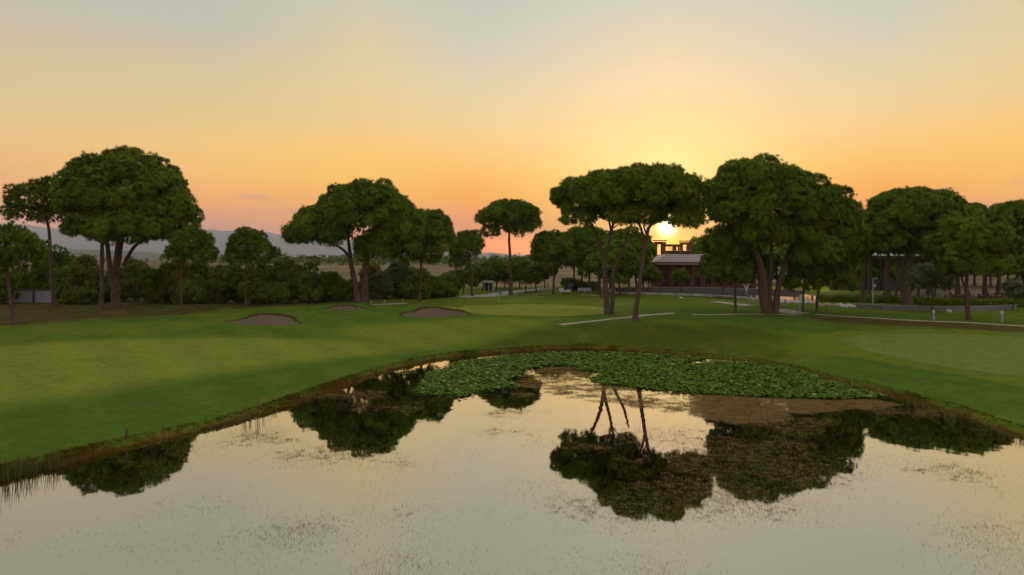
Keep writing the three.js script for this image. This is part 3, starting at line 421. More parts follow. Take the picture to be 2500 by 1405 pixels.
for (let q = 0; q < 9; q++) { const px = 1730 + q * 42; tree('tall_shrub_tree', 'dark tree in the row behind the clubhouse', { base: [px], D: 196 + (q % 2) * 5, lobes: [[px, 618 + (q * 31 % 16), 46, 40]], r: 4, puff: 1.8, kind: 'leaf', size: 0.95, branches: 2, dens: 6, group: 'trees in the row behind the clubhouse' }); }
{ // far trees on the plain, too far to tell apart
  const r = rng(99), list = [], c = new THREE.Color(); for (let q = 0; q < 420; q++) { const D = 700 + 1500 * r() * r() + (q % 3) * 200, px = q % 4 ? 480 + r() * 900 : r() * 2400, h = 5 + 6 * r(), x = (px - W / 2) / F * D; for (let z = 0; z < 3; z++) list.push(new THREE.Matrix4().compose(V3(x + (r() - 0.5) * h, 2 + h * (0.25 + 0.3 * z), -D), new THREE.Quaternion().setFromEuler(new THREE.Euler(0, r() * 6, 0)), V3(h * 0.8, h * 0.5, h * 0.8))); }
  const m = shade(new THREE.InstancedMesh(tufts.leaf, leafMats.shrub, list.length)); list.forEach((q, i) => { m.setMatrixAt(i, q); m.setColorAt(i, c.setScalar(0.8 + 0.4 * r())); }); m.name = 'distant_trees'; m.userData = { kind: 'stuff', label: 'scattered far trees on the hazy plain' }; scene.add(m); copies += list.length;
}
lap('shrubs ' + copies);

// ------------------------------------------------------------------ paths, kerbs and the upper pool
const noiseMap = (r, g, b, sc, seed) => tex8(256, 256, (i, j) => { const k = 0.72 + 0.3 * fbm(i * sc, j * sc, seed, 4) + 0.26 * hash2(i, j, seed + 1); return [r * k, g * k, b * k]; });
const stoneMap = noiseMap(0.36, 0.30, 0.23, 0.06, 131);
const paving = new THREE.MeshStandardMaterial({ map: stoneMap, roughness: 0.85 });
const asphalt = new THREE.MeshStandardMaterial({ map: noiseMap(0.26, 0.25, 0.25, 0.05, 135), roughness: 0.9 });
const kerbStone = std(0.26, 0.25, 0.23, 0.85);
function ribbon(pts, width, lift) { // a draped strip along ground points
  const c = new THREE.CatmullRomCurve3(pts.map(([x, D]) => V3(x, 0, -D))), n = Math.max(6, Math.round(c.getLength() / 0.6)), pos = [], uv = [], idx = [], m = 4;
  for (let i = 0; i <= n; i++) { const p = c.getPointAt(i / n), t = c.getTangentAt(i / n), w = (typeof width === 'function' ? width(i / n) : width) * (0.93 + 0.14 * noise(i * 0.7, 2, 5)); for (let k = 0; k <= m; k++) { const o = (k / m - 0.5) * w, x = p.x - t.z * o, z = p.z + t.x * o; pos.push(x, ground(x, -z) + lift * (k === 0 || k === m ? 0.2 : 1), z); uv.push(x / 2, z / 2); } }
  for (let i = 0; i < n; i++) for (let k = 0; k < m; k++) { const a = i * (m + 1) + k; idx.push(a, a + 1, a + m + 1, a + 1, a + m + 2, a + m + 1); }
  const g = geom(pos, idx, uv); if (g.attributes.normal.getY(0) < 0) { g.setIndex(idx.map((_, q) => idx[q - (q % 3) + [0, 2, 1][q % 3]])); g.computeVertexNormals(); } return g;
}
const path = (name, pts, w, mat, label) => { struct(name, ribbon(pts.map(([a, b]) => hit(a, b)), w, 0.05), mat).userData.label = label; };
path('footpath', [[1366, 794], [1410, 789], [1470, 782], [1530, 776], [1580, 770], [1640, 766]], 1.5, paving, 'pale stone footpath between the twin pines');
path('footpath', [[1690, 769], [1740, 769.5], [1800, 768], [1880, 768], [1960, 771]], 1.1, paving, 'pale footpath running past the giant pine');
path('footpath', [[1745, 737], [1780, 741], [1812, 744.5], [1836, 747]], 1.8, paving, 'short pale footpath on the clubhouse lawn');
path('footpath', [[1896, 757], [1925, 761], [1960, 768]], 3.0, paving, 'wide pale footpath behind the giant pine');
path('footpath', [[1990, 768], [2120, 777], [2260, 785], [2400, 791], [2540, 799]], 0.9, paving, 'narrow pale footpath beside the two bollard lights');
path('cart_path', [[1120, 727], [1165, 723], [1210, 719], [1255, 713], [1300, 708], [1345, 703]], 3.4, asphalt, 'grey cart path curving behind the umbrella pine');
path('cart_path', [[1168, 726], [1200, 724], [1235, 721], [1262, 719]], 1.4, paving, 'pale kerbed edge of the cart path');
path('cart_path', [[905, 745], [950, 743], [990, 741]], 1.6, paving, 'short pale path end by the boundary belt');
path('footpath', [[1300, 719], [1340, 718], [1370, 717.5]], 1.0, paving, 'short pale strip beside the golf cart');
path('footpath', [[1418, 720], [1440, 721.5], [1462, 723]], 1.2, paving, 'short pale strip beside the white bench');
const calm = new THREE.MeshPhysicalMaterial({ color: new THREE.Color().setRGB(0.05, 0.05, 0.045), roughness: 0.06, ior: 1.6 });
{ // the ornamental pool before the clubhouse
  const ring = [[1500, 711], [1580, 711], [1700, 713], [1850, 717], [1960, 722], [2008, 729], [1985, 738], [1930, 738], [1860, 734], [1700, 725], [1600, 720], [1500, 717]].map(([a, b]) => hit(a, b));
  let top = -9; for (const [x, D] of ring) top = Math.max(top, ground(x, D)); top += 0.06;
  const shp = new THREE.Shape(ring.map(([x, D]) => new THREE.Vector2(x, D))), g = new THREE.ShapeGeometry(shp, 12); g.rotateX(-Math.PI / 2); g.translate(0, top, 0);
  const m = struct('pool_water', g, calm); m.userData.label = 'calm ornamental pool before the clubhouse';
  const rim = thing('pool_kerb', 'pale stone kerb along the ornamental pool', 'kerb', [0, top, 0]);
  const c = new THREE.CatmullRomCurve3([...ring.slice(6), ring[0]].map(([x, D]) => V3(x, 0, -D))), n = 46, L = c.getLength() / n, variants = [0, 1, 2].map((k) => std(0.36 + 0.08 * k, 0.34 + 0.06 * k, 0.31 + 0.05 * k, 0.8)), sg = box(L * 0.96, 0.42, 0.5, 0, -0.1, 0);
  for (let k = 0; k < n; k++) { const p = c.getPointAt((k + 0.5) / n), t = c.getTangentAt((k + 0.5) / n), s = mesh('kerb_stone', sg, variants[(k * 7) % 3], rim); s.position.copy(p); s.position.y = ((k * 13) % 5) * 0.012; s.rotation.y = Math.atan2(-t.z, t.x); }
  const bw = thing('pool_wall', 'low dark wall along the back of the ornamental pool', 'wall', [0, top, 0]);
  const back = new THREE.CatmullRomCurve3(ring.slice(0, 5).map(([x, D]) => V3(x, 0, -D))), wm = std(0.16, 0.13, 0.13, 0.9), cg = box(back.getLength() / 14 * 0.985, 0.8, 0.35, 0, 0.2, 0), pg = box(back.getLength() / 14, 0.1, 0.5, 0, 0.65, 0);
  for (let k = 0; k < 14; k++) { const p = back.getPointAt((k + 0.5) / 14), t = back.getTangentAt((k + 0.5) / 14); for (const [nm, gg, mm] of [['wall_panel', cg, wm], ['coping', pg, kerbStone]]) { const s = mesh(nm, gg, mm, bw); s.position.copy(p); s.rotation.y = Math.atan2(-t.z, t.x); } }
  // fountain
  const [fx, fD] = hit(1823, 724), f = thing('fountain', 'small fountain with thin water jets spraying from the pool', 'fountain', [fx, top, -fD]);
  mesh('nozzle', [cyl(0.1, 0.16, 0.3, 0, 0.1, 0), cyl(0.3, 0.34, 0.1, 0, 0.03, 0)], std(0.2, 0.2, 0.2, 0.5), f);
  const spray = new THREE.MeshPhysicalMaterial({ color: new THREE.Color().setRGB(0.8, 0.84, 0.88), roughness: 0.6, transmission: 0.35, thickness: 0 });
  for (let k = 0; k < 7; k++) { const a = k / 7 * 6.283, o = 0.75; mesh('water_jet', limb([V3(0, 0.2, 0), V3(Math.cos(a) * o * 0.35, 1.3, Math.sin(a) * o * 0.35), V3(Math.cos(a) * o, 2.1, Math.sin(a) * o), V3(Math.cos(a) * o * 1.5, 1.7, Math.sin(a) * o * 1.5)], [0.03, 0.04, 0.045, 0.02], 5, k), spray, f); }
}
// rocks, one boulder shape with a few variants
function rockGeo(seed) { const g = new THREE.IcosahedronGeometry(1, 2), p = g.attributes.position; for (let i = 0; i < p.count; i++) { const v = V3(p.getX(i), p.getY(i), p.getZ(i)), q = 0.72 + 0.5 * fbm(v.x * 1.3 + seed * 9, v.y * 1.3 + v.z * 1.7, seed + 151, 3); v.multiplyScalar(q); v.y *= 0.75; p.setXYZ(i, v.x, v.y, v.z); } g.computeVertexNormals(); return g; }
{
  const shapes = [1, 2, 3, 4].map(rockGeo), pale = std(0.5, 0.46, 0.42, 0.9), ochre = std(0.36, 0.27, 0.16, 0.9), r = rng(5);
  const rock = (px, py, s, m, label, group) => { const [x, D] = hit(px, py), o = mesh('rock', shapes[(r() * 4) | 0], m, scene); o.position.copy(onGround(x, D)); o.position.y += s * 0.15; o.scale.set(s * (1 + r() * 0.6), s, s); o.rotation.y = r() * 6; tag(o, label, 'rock', group); };
  for (let k = 0; k < 15; k++) rock(1902 + k * 6.2, 738.5 + (k * 5 % 3) * 0.7 + k * 0.13, 0.34 + 0.16 * r(), pale, 'pale rock in the row edging the pool end', 'pale rocks edging the pool end');
  for (let k = 0; k < 10; k++) rock(2002 + k * 5, 746 + (k * 7 % 4) * 0.9, 0.3 + 0.12 * r(), ochre, 'ochre rock heaped beside the concrete channel', 'ochre rocks beside the channel');
  for (let k = 0; k < 8; k++) rock(2052 + k * 4.6, 747 + (k * 5 % 4) * 1.5, 0.32 + 0.12 * r(), pale, 'pale rock heaped at the channel mouth', 'pale rocks at the channel mouth');
  rock(2317, 763, 0.42, pale, 'single white rock on the lawn by the olive tree'); rock(1663, 729, 0.3, pale, 'small pale rock on the clubhouse lawn by the kerb');
  // tall pale boulder
  const [x, D] = hit(1957, 740), o = mesh('boulder', shapes[1], std(0.36, 0.38, 0.33, 0.9), scene); o.position.copy(onGround(x, D)); o.position.y += 0.4; o.scale.set(0.55, 1.15, 0.5); tag(o, 'tall upright pale boulder at the pool end', 'boulder');
}
{ // concrete channel wall on the right
  const pts = [[2092, 754], [2160, 757], [2240, 759], [2320, 760], [2400, 759], [2480, 756]].map(([a, b]) => hit(a, b)), c = new THREE.CatmullRomCurve3(pts.map(([x, D]) => V3(x, ground(x, D), -D))), n = 16, L = c.getLength() / n, cm = std(0.17, 0.18, 0.185, 0.85), w = thing('channel_wall', 'low grey concrete channel wall before the terrace', 'wall', [0, 0, 0]);
  const a = box(L * 0.99, 0.75, 0.4, 0, 0.2, 0), b = box(L, 0.08, 0.5, 0, 0.6, 0);
  for (let k = 0; k < n; k++) { const p = c.getPointAt((k + 0.5) / n), t = c.getTangentAt((k + 0.5) / n); for (const [nm, gg, mm] of [['wall_panel', a, cm], ['coping', b, kerbStone]]) { const s = mesh(nm, gg, mm, w); s.position.copy(p); s.rotation.y = Math.atan2(-t.z, t.x); } }
}
// ------------------------------------------------------------------ clubhouse
{
  const D = 168, s = D / F, X = (px) => (px - 1700) * s, g = onGround((1700 - W / 2) / F * D, D), Yp = (py) => EYE - (py - HOR) * s - g.y;
  const o = thing('clubhouse', 'brick clubhouse with a grey tiled hipped roof and rooftop brick frames', 'building', [g.x, g.y, g.z]);
  const brick = new THREE.MeshStandardMaterial({ map: noiseMap(0.17, 0.062, 0.036, 0.09, 161), roughness: 0.95 }), wood = std(0.12, 0.055, 0.035, 0.8), tile = new THREE.MeshStandardMaterial({ map: noiseMap(0.52, 0.44, 0.42, 0.12, 165), roughness: 0.75 }), glass = std(0.02, 0.022, 0.025, 0.08), pale = std(0.55, 0.48, 0.42, 0.7);
  const x0 = X(1612), x1 = X(1850), ey = Yp(642), dep = 13;
  mesh('wall', box(x1 - x0, ey, dep - 2, (x0 + x1) / 2, ey / 2, -dep / 2), brick, o);
  const hip = (xa, xb, ya, yb, za, zb, inset) => { const i = inset, p = [[xa, ya, za], [xb, ya, za], [xb, ya, zb], [xa, ya, zb], [xa + i, yb, za - i], [xb - i, yb, za - i], [xb - i, yb, zb + i], [xa + i, yb, zb + i]], q = [[0, 1, 5, 4], [1, 2, 6, 5], [2, 3, 7, 6], [3, 0, 4, 7], [4, 5, 6, 7], [3, 2, 1, 0]], pos = [], uv = []; for (const f of q) for (const k of [0, 1, 2, 0, 2, 3]) { pos.push(...p[f[k]]); uv.push(p[f[k]][0] / 3, (p[f[k]][1] + p[f[k]][2]) / 3); } return geom(pos, null, uv); };
  const roof = mesh('roof', hip(X(1594), X(1868), ey + 0.15, Yp(621), 1.6, -dep - 1.6, 3.6), tile, o);
  { const rows = 9, ya = ey + 0.15, yb = Yp(621); for (let k = 0; k < rows; k++) { const t = (k + 0.5) / rows, i = 3.6 * t; mesh('tile_course', box(X(1868) - X(1594) - 2 * i, 0.09, 0.14, (X(1868) + X(1594)) / 2, mixn(ya, yb, t) + 0.05, 1.6 - i), tile, roof); } }
  mesh('fascia', [box(X(1868) - X(1594) + 0.1, 0.32, 0.14, (X(1868) + X(1594)) / 2, ey + 0.02, 1.62), box(0.14, 0.32, dep + 3, X(1594), ey + 0.02, -dep / 2), box(0.14, 0.32, dep + 3, X(1868), ey + 0.02, -dep / 2)], wood, o);
  mesh('gutter', box(X(1868) - X(1596), 0.16, 0.2, (X(1868) + X(1596)) / 2, ey - 0.28, 1.5), pale, o);
  mesh('wall', box(X(1690) - X(1640) + 1, 0.9, 5, X(1668), Yp(621) + 0.35, -5), wood, o);
  mesh('upper_roof', hip(X(1636), X(1700), Yp(618) + 0.5, Yp(612), -2.2, -8, 0.8), tile, o);
  const fy = Yp(624);
  const frame = (xa, xb, top, sill, z) => { const f = new THREE.Group(); f.name = 'brick_frame'; o.add(f); const w = 0.62; for (const x of [xa + w / 2, xb - w / 2]) { mesh('pillar', box(w, top - sill, w, x, (top + sill) / 2, z), brick, f); mesh('pillar', box(w * 0.7, top - sill - 0.3, w * 0.7, x, (top + sill) / 2 - 0.15, z - 3), brick, f); } mesh('lintel', box(xb - xa + 0.2, 0.6, w + 0.12, (xa + xb) / 2, top - 0.1, z), brick, f); mesh('capstone', box(xb - xa + 0.5, 0.22, w + 0.5, (xa + xb) / 2, top + 0.48, z), std(0.2, 0.09, 0.055, 0.9), f); };
  frame(X(1617), X(1645), Yp(591), fy, -9); frame(X(1683), X(1713), Yp(592), fy, -9);
  { const f = new THREE.Group(); f.name = 'link_beam'; o.add(f); mesh('beam', box(X(1684) - X(1644), 0.55, 0.8, X(1664), Yp(598), -9.3), brick, f); mesh('pillar', box(0.8, Yp(600) - fy, 0.8, X(1669), (Yp(600) + fy) / 2, -9.3), brick, f); for (let k = 0; k < 9; k++) mesh('railing_bar', box(0.05, 2.2, 0.05, X(1647 + k * 2.4), fy + 1.4, -8.6), std(0.2, 0.12, 0.08, 0.6), f); mesh('railing_bar', box(X(1668) - X(1646), 0.07, 0.07, X(1657), fy + 2.45, -8.6), std(0.2, 0.12, 0.08, 0.6), f); }
  for (let k = 0; k < 9; k++) { const x = mixn(x0 + 1.3, x1 - 1.3, k / 8), w = new THREE.Group(); w.name = 'window'; o.add(w); mesh('pane', box(1.5, 2.4, 0.06, x, 2.0, -0.96), glass, w); mesh('frame', [box(0.1, 2.6, 0.16, x - 0.78, 2.0, -0.92), box(0.1, 2.6, 0.16, x + 0.78, 2.0, -0.92), box(1.66, 0.1, 0.16, x, 3.28, -0.92), box(1.66, 0.1, 0.16, x, 0.72, -0.92), box(0.07, 2.4, 0.12, x, 2, -0.92)], wood, w); mesh('porch_post', box(0.28, ey - 0.1, 0.28, x + 1.25, ey / 2 - 0.05, 1.1), wood, o); }
  mesh('railing', [box(x1 - x0, 0.08, 0.08, (x0 + x1) / 2, 1.0, 1.3), box(x1 - x0, 0.06, 0.06, (x0 + x1) / 2, 0.5, 1.3)], wood, o);
}
{ // open pavilion behind the terrace
  const D = 150, s = D / F, g = onGround((2180 - W / 2) / F * D, D), X = (px) => (px - 2180) * s, top = EYE - (622 - HOR) * s - g.y, o = thing('pavilion', 'open pavilion with a pale low roof among the grove pines', 'building', [g.x, g.y, g.z]);
  const pale = new THREE.MeshStandardMaterial({ map: noiseMap(0.5, 0.5, 0.48, 0.1, 171), roughness: 0.7 }), dark = std(0.05, 0.035, 0.03, 0.8), w = X(2290) - X(2080);
  const sh = new THREE.Shape([[0, 0], [9, 0], [4.5, 1.5]].map(([a, b]) => new THREE.Vector2(a, b))), rg = new THREE.ExtrudeGeometry(sh, { depth: w, bevelEnabled: false }); rg.rotateY(Math.PI / 2); rg.translate(X(2080), top - 0.2, 0);
  mesh('roof', rg, pale, o); mesh('fascia', box(w + 0.3, 0.4, 0.16, X(2185), top - 0.4, 0.1), dark, o);
  for (let k = 0; k < 6; k++) { const x = mixn(X(2084), X(2286), k / 5); mesh('post', box(0.35, top - 0.2, 0.35, x, top / 2 - 0.1, -0.3), dark, o); mesh('post', box(0.35, top - 0.2, 0.35, x, top / 2 - 0.1, -8.6), dark, o); }
  mesh('back_wall', box(w, 2.6, 0.2, X(2185), 1.3, -8.9), std(0.12, 0.1, 0.08, 0.9), o);
}
// ------------------------------------------------------------------ terrace furniture
{
  const wood = std(0.11, 0.05, 0.04, 0.6), top = std(0.34, 0.31, 0.3, 0.5);
  const tb = thing('dining_table', 'dark framed dining table on the terrace', 'table', [0, 0, 0], 0, 'dining tables on the terrace');
  mesh('tabletop', box(1.3, 0.06, 0.85, 0, 0.74, 0), top, tb); for (const a of [-1, 1]) for (const b of [-1, 1]) mesh('leg', box(0.07, 0.71, 0.07, a * 0.57, 0.355, b * 0.35), wood, tb);
  const ch = thing('dining_chair', 'dark wooden dining chair on the terrace', 'chair', [0, 0, 0], 0, 'dining chairs on the terrace');
  mesh('seat', box(0.46, 0.06, 0.46, 0, 0.45, 0), wood, ch); for (const a of [-1, 1]) for (const b of [-1, 1]) mesh('leg', box(0.05, 0.43, 0.05, a * 0.2, 0.215, b * 0.2), wood, ch);
  const br = new THREE.Group(); br.name = 'backrest'; ch.add(br); for (const a of [-1, 1]) mesh('back_post', box(0.05, 0.5, 0.05, a * 0.2, 0.73, -0.21), wood, br); for (const y of [0.62, 0.78, 0.93]) mesh('slat', box(0.36, 0.09, 0.03, 0, y, -0.21), wood, br);
  let first = [true, true]; const r = rng(9);
  const put = (src, k, x, D, turn) => { const c = first[k] ? src : src.clone(); if (!first[k]) { c.name = numbered(k ? 'dining_chair' : 'dining_table'); scene.add(c); } first[k] = false; c.position.copy(onGround(x, D)); c.rotation.y = turn; };
  for (let row = 0; row < 2; row++) for (let q = 0; q < 10; q++) { const px = 2092 + q * 42 + row * 18 + r() * 8, D = 123 + row * 7 + r() * 1.5, x = (px - W / 2) / F * D; put(tb, 0, x, D, r() * 0.3); put(ch, 1, x - 0.35, D - 0.75, Math.PI + r() * 0.4); put(ch, 1, x + 0.4, D + 0.8, r() * 0.4); if (q % 2) put(ch, 1, x + 1.0, D, -Math.PI / 2 + r() * 0.3); }
  // parasols, closed, between the tables? none are seen; a clipped dark hedge borders the terrace
  const hm = leafMats.pine;
  for (const [a, b, ya, yb, lab] of [[2000, 2230, 737, 742, 'low clipped dark hedge bordering the lawn before the terrace tables'], [2240, 2520, 745, 750, 'low clipped dark hedge behind the concrete channel wall']]) {
    const [x0, D0] = hit(a, ya), [x1, D1] = hit(b, yb), n = 46, h = thing('hedge', lab, 'hedge', [0, 0, 0]), pf = [], rr = rng(a);
    for (let k = 0; k < n; k++) { const t = (k + 0.5) / n, x = mixn(x0, x1, t), D = mixn(D0, D1, t); for (let z = 0; z < 2; z++) for (let y = 0; y < 2; y++) pf.push({ p: V3(x + (rr() - 0.5) * 0.3, ground(x, D) + 0.3 + 0.42 * y, -D + (z - 0.5) * 0.6), d: V3(0, 1, 0.5).normalize(), r: 0.42 }); }
    crown(h, pf, 'leaf', hm, 0.3, 7, rr, 'foliage');
    mesh('stems', Array.from({ length: 12 }, (_, k) => { const t = (k + 0.5) / 12, x = mixn(x0, x1, t), D = mixn(D0, D1, t); return cyl(0.04, 0.05, 0.6, x, ground(x, D) + 0.25, -D, 6); }), bark, h);
  }
}
// ------------------------------------------------------------------ lamps, bollards, flag, cart, bench, shelter, wall
{
  const white = std(0.5, 0.54, 0.6, 0.5), steel = std(0.3, 0.32, 0.36, 0.4, { metalness: 0.4 }), darkm = std(0.04, 0.04, 0.045, 0.5);
  const bl = (px, py, h, label, group) => { const [x, D] = hit(px, py), p = onGround(x, D), o = thing('bollard_light', label, 'bollard', [p.x, p.y, p.z], 0, group), k = h / 1.0; mesh('post', cyl(0.09 * k, 0.1 * k, 0.74 * k, 0, 0.35 * k, 0), steel, o); mesh('lens', cyl(0.105 * k, 0.105 * k, 0.12 * k, 0, 0.78 * k, 0), white, o); const g = new THREE.SphereGeometry(0.13 * k, 14, 8, 0, 6.2832, 0, 1.571); g.translate(0, 0.845 * k, 0); mesh('cap', g, white, o); };
  bl(2280, 783, 1.25, 'blue grey bollard light in front of the olive tree'); bl(2447, 787, 1.3, 'blue grey bollard light past the bushy low crowned pine');
  for (const [px, py] of [[906, 744], [938, 743], [984, 739]]) bl(px, py, 0.6, 'small bollard light by the short path end at the boundary belt', 'bollard lights by the boundary belt');
  for (const [px, py, h] of [[1137, 728, 0.9], [1276, 711, 1.0], [1307, 706, 1.3], [1323, 705, 0.9], [1338, 703.5, 1.4]]) bl(px, py, h, 'small pale bollard light along the cart path', 'bollard lights along the cart path');
  for (const [px, py] of [[1918, 750], [1952, 759], [1835, 741]]) bl(px, py, 1.2, 'dim grey bollard light on the lawn beside the giant pine', 'bollard lights beside the giant pine');
  { const [x, D] = hit(2132, 741), p = onGround(x, D), o = thing('lamp_post', 'slim pale grey lamp post standing before the terrace', 'lamp post', [p.x, p.y, p.z]); mesh('post', cyl(0.06, 0.09, 3.9, 0, 1.95, 0), std(0.45, 0.45, 0.5, 0.5), o); mesh('arm', box(0.55, 0.06, 0.06, 0.25, 3.88, 0), std(0.45, 0.45, 0.5, 0.5), o); mesh('lamp_head', box(0.5, 0.1, 0.22, 0.42, 3.8, 0), std(0.5, 0.5, 0.55, 0.5), o); mesh('sign_plate', box(0.35, 0.4, 0.04, 0.3, 2.7, 0), std(0.5, 0.5, 0.75, 0.5), o); }
  { const [x, D] = hit(1218, 744), p = onGround(x, D), o = thing('flagstick', 'thin golf flagstick with a hanging blue flag on the green', 'flag', [p.x, p.y, p.z]); mesh('pole', cyl(0.025, 0.03, 2.2, 0, 1.1, 0, 8), std(0.55, 0.5, 0.12, 0.5), o);
    const pos = [], idx = [], n = 8; for (let i = 0; i <= n; i++) for (let j = 0; j <= 6; j++) { const u = i / n, v = j / 6; pos.push(0.02 + u * 0.34 * (1 - 0.25 * v), 2.18 - v * 0.62 - u * u * 0.28, 0.09 * Math.sin(u * 7 + v * 2) * u); } for (let i = 0; i < n; i++) for (let j = 0; j < 6; j++) { const a = i * 7 + j; idx.push(a, a + 1, a + 7, a + 1, a + 8, a + 7); }
    mesh('flag', geom(pos, idx), std(0.10, 0.16, 0.42, 0.8, { side: THREE.DoubleSide }), o); mesh('cup', new THREE.TorusGeometry(0.07, 0.012, 6, 16).rotateX(Math.PI / 2).translate(0, 0.012, 0), white, o); }
  { // golf cart
    const [x, D] = hit(1380, 717), p = onGround(x, D), o = thing('golf_cart', 'golf cart with a white front and blue rear bag cover', 'golf cart', [p.x, p.y, p.z], 0.25);
    const wh = std(0.7, 0.68, 0.68, 0.35), blue = std(0.05, 0.09, 0.28, 0.8), navy = std(0.02, 0.03, 0.07, 0.8);
    const bodyS = new THREE.Shape([[-1.15, 0.3], [1.1, 0.3], [1.12, 0.75], [0.45, 0.78], [0.3, 0.5], [-0.45, 0.5], [-0.6, 0.95], [-1.05, 0.9], [-1.22, 0.6]].map(([a, b]) => new THREE.Vector2(a, b))), bg = new THREE.ExtrudeGeometry(bodyS, { depth: 1.1, bevelEnabled: true, bevelSize: 0.05, bevelThickness: 0.05, bevelSegments: 2 }); bg.translate(0, 0, -0.55); mesh('body', bg, wh, o);
    mesh('seat', [box(0.5, 0.14, 1.0, 0.35, 0.86, 0), box(0.12, 0.5, 1.0, 0.62, 1.1, 0)], darkm, o); mesh('bag_cover', [box(0.62, 1.0, 1.1, 0.98, 1.15, 0), box(0.75, 0.2, 1.15, 0.95, 1.68, 0)], blue, o); mesh('bag', [cyl(0.14, 0.12, 0.9, 0.95, 0.95, 0.62), cyl(0.14, 0.12, 0.9, 0.95, 0.95, -0.62)], navy, o);
    for (const a of [-0.75, 0.75]) for (const b of [-0.55, 0.55]) { const w = new THREE.Group(); w.name = 'wheel'; w.position.set(a, 0.23, b); o.add(w); mesh('tyre', new THREE.TorusGeometry(0.16, 0.08, 8, 18), darkm, w); mesh('rim', new THREE.CylinderGeometry(0.1, 0.1, 0.1, 12).rotateX(Math.PI / 2), wh, w); }
    for (const b of [-0.5, 0.5]) mesh('roof_post', cyl(0.025, 0.025, 0.75, -0.55, 1.25, b, 6), darkm, o); mesh('windscreen', box(0.03, 0.55, 0.9, -0.55, 1.3, 0), std(0.2, 0.22, 0.25, 0.1), o); mesh('steering_wheel', new THREE.TorusGeometry(0.17, 0.02, 6, 16).rotateY(1.2).translate(-0.25, 1.05, 0.25), darkm, o);
  }
  { // white slatted bench
    const [x, D] = hit(1427, 717), p = onGround(x, D), o = thing('garden_bench', 'pale grey slatted bench beside the golf cart', 'bench', [p.x, p.y, p.z], -0.1), m = std(0.42, 0.42, 0.5, 0.6); for (let k = 0; k < 4; k++) mesh('seat_slat', box(2.7, 0.05, 0.12, 0, 0.48, 0.24 - k * 0.15), m, o); for (let k = 0; k < 3; k++) mesh('back_slat', box(2.7, 0.14, 0.04, 0, 0.64 + k * 0.19, -0.34 - k * 0.05), m, o); for (const a of [-1.2, 0, 1.2]) { mesh('leg', [box(0.09, 0.46, 0.08, a, 0.23, 0.25), box(0.09, 1.05, 0.08, a, 0.52, -0.39)], m, o); } for (const a of [-1.3, 1.3]) mesh('armrest', box(0.09, 0.06, 0.66, a, 0.7, -0.05), m, o);
  }
  { // shelter
    const D = 158, x = (1192 - W / 2) / F * D, p = onGround(x, D), o = thing('shelter', 'small flat roofed shelter with pale posts beyond the cart path', 'shelter', [p.x, p.y, p.z]), pale = std(0.5, 0.45, 0.42, 0.7); mesh('roof', box(2.6, 0.22, 1.8, 0, 2.1, 0), pale, o); for (const a of [-0.85, 0.15]) mesh('post', cyl(0.07, 0.07, 2.0, a, 1.0, 0.6, 8), pale, o); mesh('post', box(0.32, 2.0, 0.32, 1.05, 1.0, 0.6), std(0.4, 0.5, 0.62, 0.6), o); mesh('back_panel', box(2.4, 1.7, 0.08, 0, 0.95, -0.75), std(0.06, 0.05, 0.06, 0.9), o);
  }
  { // boundary wall at the far left
    const D = 117, s = D / F, x = (83 - W / 2) / F * D, p = onGround(x, D), o = thing('boundary_wall', 'pale grey rendered wall with a dark coping behind the thin pine', 'wall', [p.x, p.y, p.z]), h = EYE - (709 - HOR) * s - p.y, m = new THREE.MeshStandardMaterial({ map: noiseMap(0.3, 0.32, 0.36, 0.05, 181), roughness: 0.95 }), d = std(0.05, 0.04, 0.035, 0.8);
    for (let k = 0; k < 2; k++) { const xx = -1.7 + k * 3.4; mesh('wall_panel', box(3.35, h, 0.25, xx, h / 2, 0), m, o); mesh('coping', box(3.4, 0.18, 0.5, xx, h + 0.09, 0), d, o); mesh('post', box(0.22, h + 0.05, 0.4, xx - 1.7, h / 2 + 0.02, 0.1), d, o); }
  }
  { const [x, D] = hit(308, 1072), p = onGround(x, D), o = mesh('marker_post', [cyl(0.05, 0.06, 0.5, 0, 0.2, 0, 8), cyl(0.03, 0.05, 0.06, 0, 0.48, 0, 8)], std(0.1, 0.06, 0.04, 0.9), scene); o.position.copy(p); tag(o, 'short weathered wooden stake on the bare pond bank', 'post'); }
}
// ------------------------------------------------------------------ plants on and round the pond
function scatter(name, geo, mat, list, label) { const m = shade(new THREE.InstancedMesh(geo, mat, list.length)), c = new THREE.Color(); list.forEach((q, i) => { m.setMatrixAt(i, q.m); m.setColorAt(i, c.setRGB(...q.c)); }); m.name = name; m.userData.kind = 'stuff'; m.userData.label = label; scene.add(m); copies += list.length; return m; }
const place = (x, y, z, s, turn, tilt = 0, dir = 0) => new THREE.Matrix4().compose(V3(x, y, z), new THREE.Quaternion().setFromEuler(new THREE.Euler(tilt * Math.cos(dir), turn, tilt * Math.sin(dir), 'XZY')), typeof s === 'number' ? V3(s, s, s) : s);
const wz = (pts) => pts.map(([a, b]) => water0(a, b));
const lilies = wz([[1007, 959], [1022, 940], [1050, 915], [1085, 900], [1130, 886], [1180, 877], [1250, 870], [1320, 864], [1400, 861], [1500, 862], [1600, 868], [1690, 875], [1730, 880], [1830, 888], [1905, 898], [1960, 910], [2030, 932], [2100, 952], [2165, 971], [2100, 976], [1919, 973], [1804, 969], [1650, 958], [1569, 949], [1534, 944], [1473, 938], [1454, 924], [1455, 912], [1402, 896], [1324, 894], [1285, 904], [1275, 914], [1237, 928], [1249, 944], [1185, 953], [1142, 967], [1068, 969]]);
const gapA = wz([[1666, 890], [1700, 882], [1748, 876], [1730, 884], [1690, 891]]), gapB = wz([[1168, 872], [1240, 866], [1280, 866], [1240, 871], [1180, 877]]);
